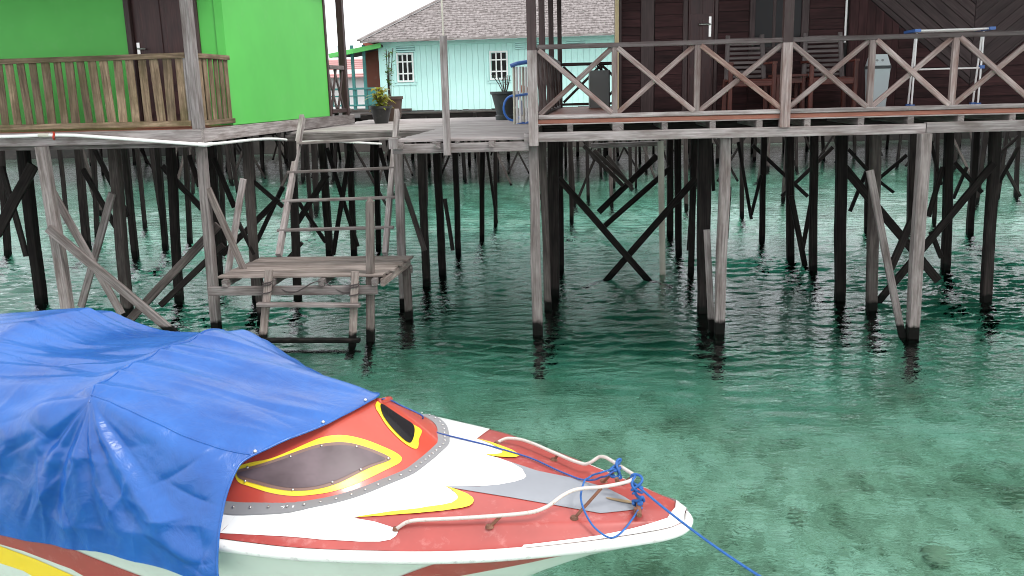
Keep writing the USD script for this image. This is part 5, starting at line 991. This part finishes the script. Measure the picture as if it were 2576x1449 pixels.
disp = roof*(q1*.020+q2*.018+q6*.055)*(.35+.65*pin)+(1-roof)*(q3*.085*np.clip(rad_/.25, 0, 1)+q4*.025+q5*.045)*(.35+.65*sstep(VV/.08))*np.clip(pin+.2, 0, 1)+crease*pin*1.0*(.3+.7*sstep(VV/.06))
P3 = B(A2[..., 0], A2[..., 1], A2[..., 2])
du = np.gradient(P3, axis=0); dv = np.gradient(P3, axis=1); N = np.cross(du, dv); N /= np.linalg.norm(N, axis=-1, keepdims=True)+1e-9
cen = B(A2[..., 0], 0*A2[..., 0], 0*A2[..., 0]+.9); sg = np.sign(((P3-cen)*N).sum(-1, keepdims=True)); P3 = P3+N*sg*(disp[..., None]+.016)
i, j = np.meshgrid(np.arange(nu-1), np.arange(nv-1), indexing='ij'); a = i*nv+j
tp = thing('tarpaulin', 'wrinkled glossy blue tarpaulin draped over the cockpit of the speedboat', 'tarpaulin', B(3.6, 0, .6)[()])
part(tp, 'sheet', M().add(P3.reshape(-1, 3), np.stack([a, a+nv, a+nv+1, a+1], -1).reshape(-1, 4)), 'blue_tarp', smooth=True)
for nm, pts in (('ridge_seam', P3[int(round(.62*(nu-1))), int(nv*.25):int(nv*.62)]), ('side_seam', P3[int(round(.62*(nu-1))):, int(nv*.265)])): part(tp, nm, tube(pts[::3], .0055, 6), 'blue_tarp', smooth=True)
fe = P3[-1, 4:int(nv*.9)]; part(tp, 'hem', tube(fe, .007, 6), 'blue_tarp', smooth=True)
for k in (int(nv*.27), int(nv*.40), int(nv*.52)): part(tp, 'eyelet', M().add(ics.vertices*.011+P3[-3, k]+np.array([0, 0, .006]), ics.faces), 'steel', smooth=True)
# hood lip showing behind the tarpaulin
lip = np.array([cowl(f, 1.0, .0) for f in np.linspace(.10, .62, 14)]); part(boat, 'cowl_lip', tube(lip, .022, 8), 'cowl_red', smooth=True)
# hoops that hold the sheet up
for u in (.30, .62):
    k = int(u*(nu-1)); cv = P3[k, int(nv*.18):int(nv*.86)]-np.array([0, 0, .035]); part(boat, 'canopy_hoop', tube(cv[::4]*1.0, .012, 8), 'steel', smooth=True)
# tip cap of the gunwale
cs_ = np.linspace(.022, .75, 40); co = bw(cs_)*1.03+.004; ci = np.maximum(bw(cs_)*.985-.034*np.clip(1-cs_/.75, 0, 1), 0); ci[cs_ < .085] = 0
cap = Polygon([*zip(cs_, co), *zip(cs_[::-1], ci[::-1])]).buffer(0).union(Polygon([*zip(cs_, -co), *zip(cs_[::-1], -ci[::-1])]).buffer(0))
part(boat, 'bow_cap', surf_patch(cap, ondeck(.012), .03), 'boat_white', smooth=True)
# unseen houses added along the shore to darken the reflection in the far water
for x0, x1, yh, wall_m, lb_ in [(-32, -16, 43.5, 'teal_plank', 'unseen distant house added at the left end of the shore to darken water reflections'), (17, 27, 44, 'taupe_board', 'unseen distant house added at the right end of the shore to darken water reflections')]:
    t = thing('far_house', lb_, 'house', ((x0+x1)/2, yh, 2.5)); part(t, 'wall', bx(((x0+x1)/2, yh+2, 3.75), (x1-x0, 4, 2.5)), wall_m)
    rm = M(); rm.add([(x0-.6, yh-.6, 4.9), (x1+.6, yh-.6, 4.9), (x1-2, yh+2.4, 6.8), (x0+2, yh+2.4, 6.8), (x0-.6, yh+5, 4.9), (x1+.6, yh+5, 4.9)], [(0, 1, 2), (0, 2, 3), (1, 5, 2), (4, 3, 2), (4, 2, 5), (0, 3, 4), (0, 4, 5), (0, 5, 1)]); part(t, 'roof', rm, 'shingle')
    for x in np.arange(x0+1.2, x1-.8, 2.6): w_ = part(t, 'window', bx((x, yh-.02, 3.8), (.9, .06, 1.1)), 'white_paint'); part(w_, 'pane', bx((x, yh-.06, 3.8), (.7, .02, .9)), 'window_dark')
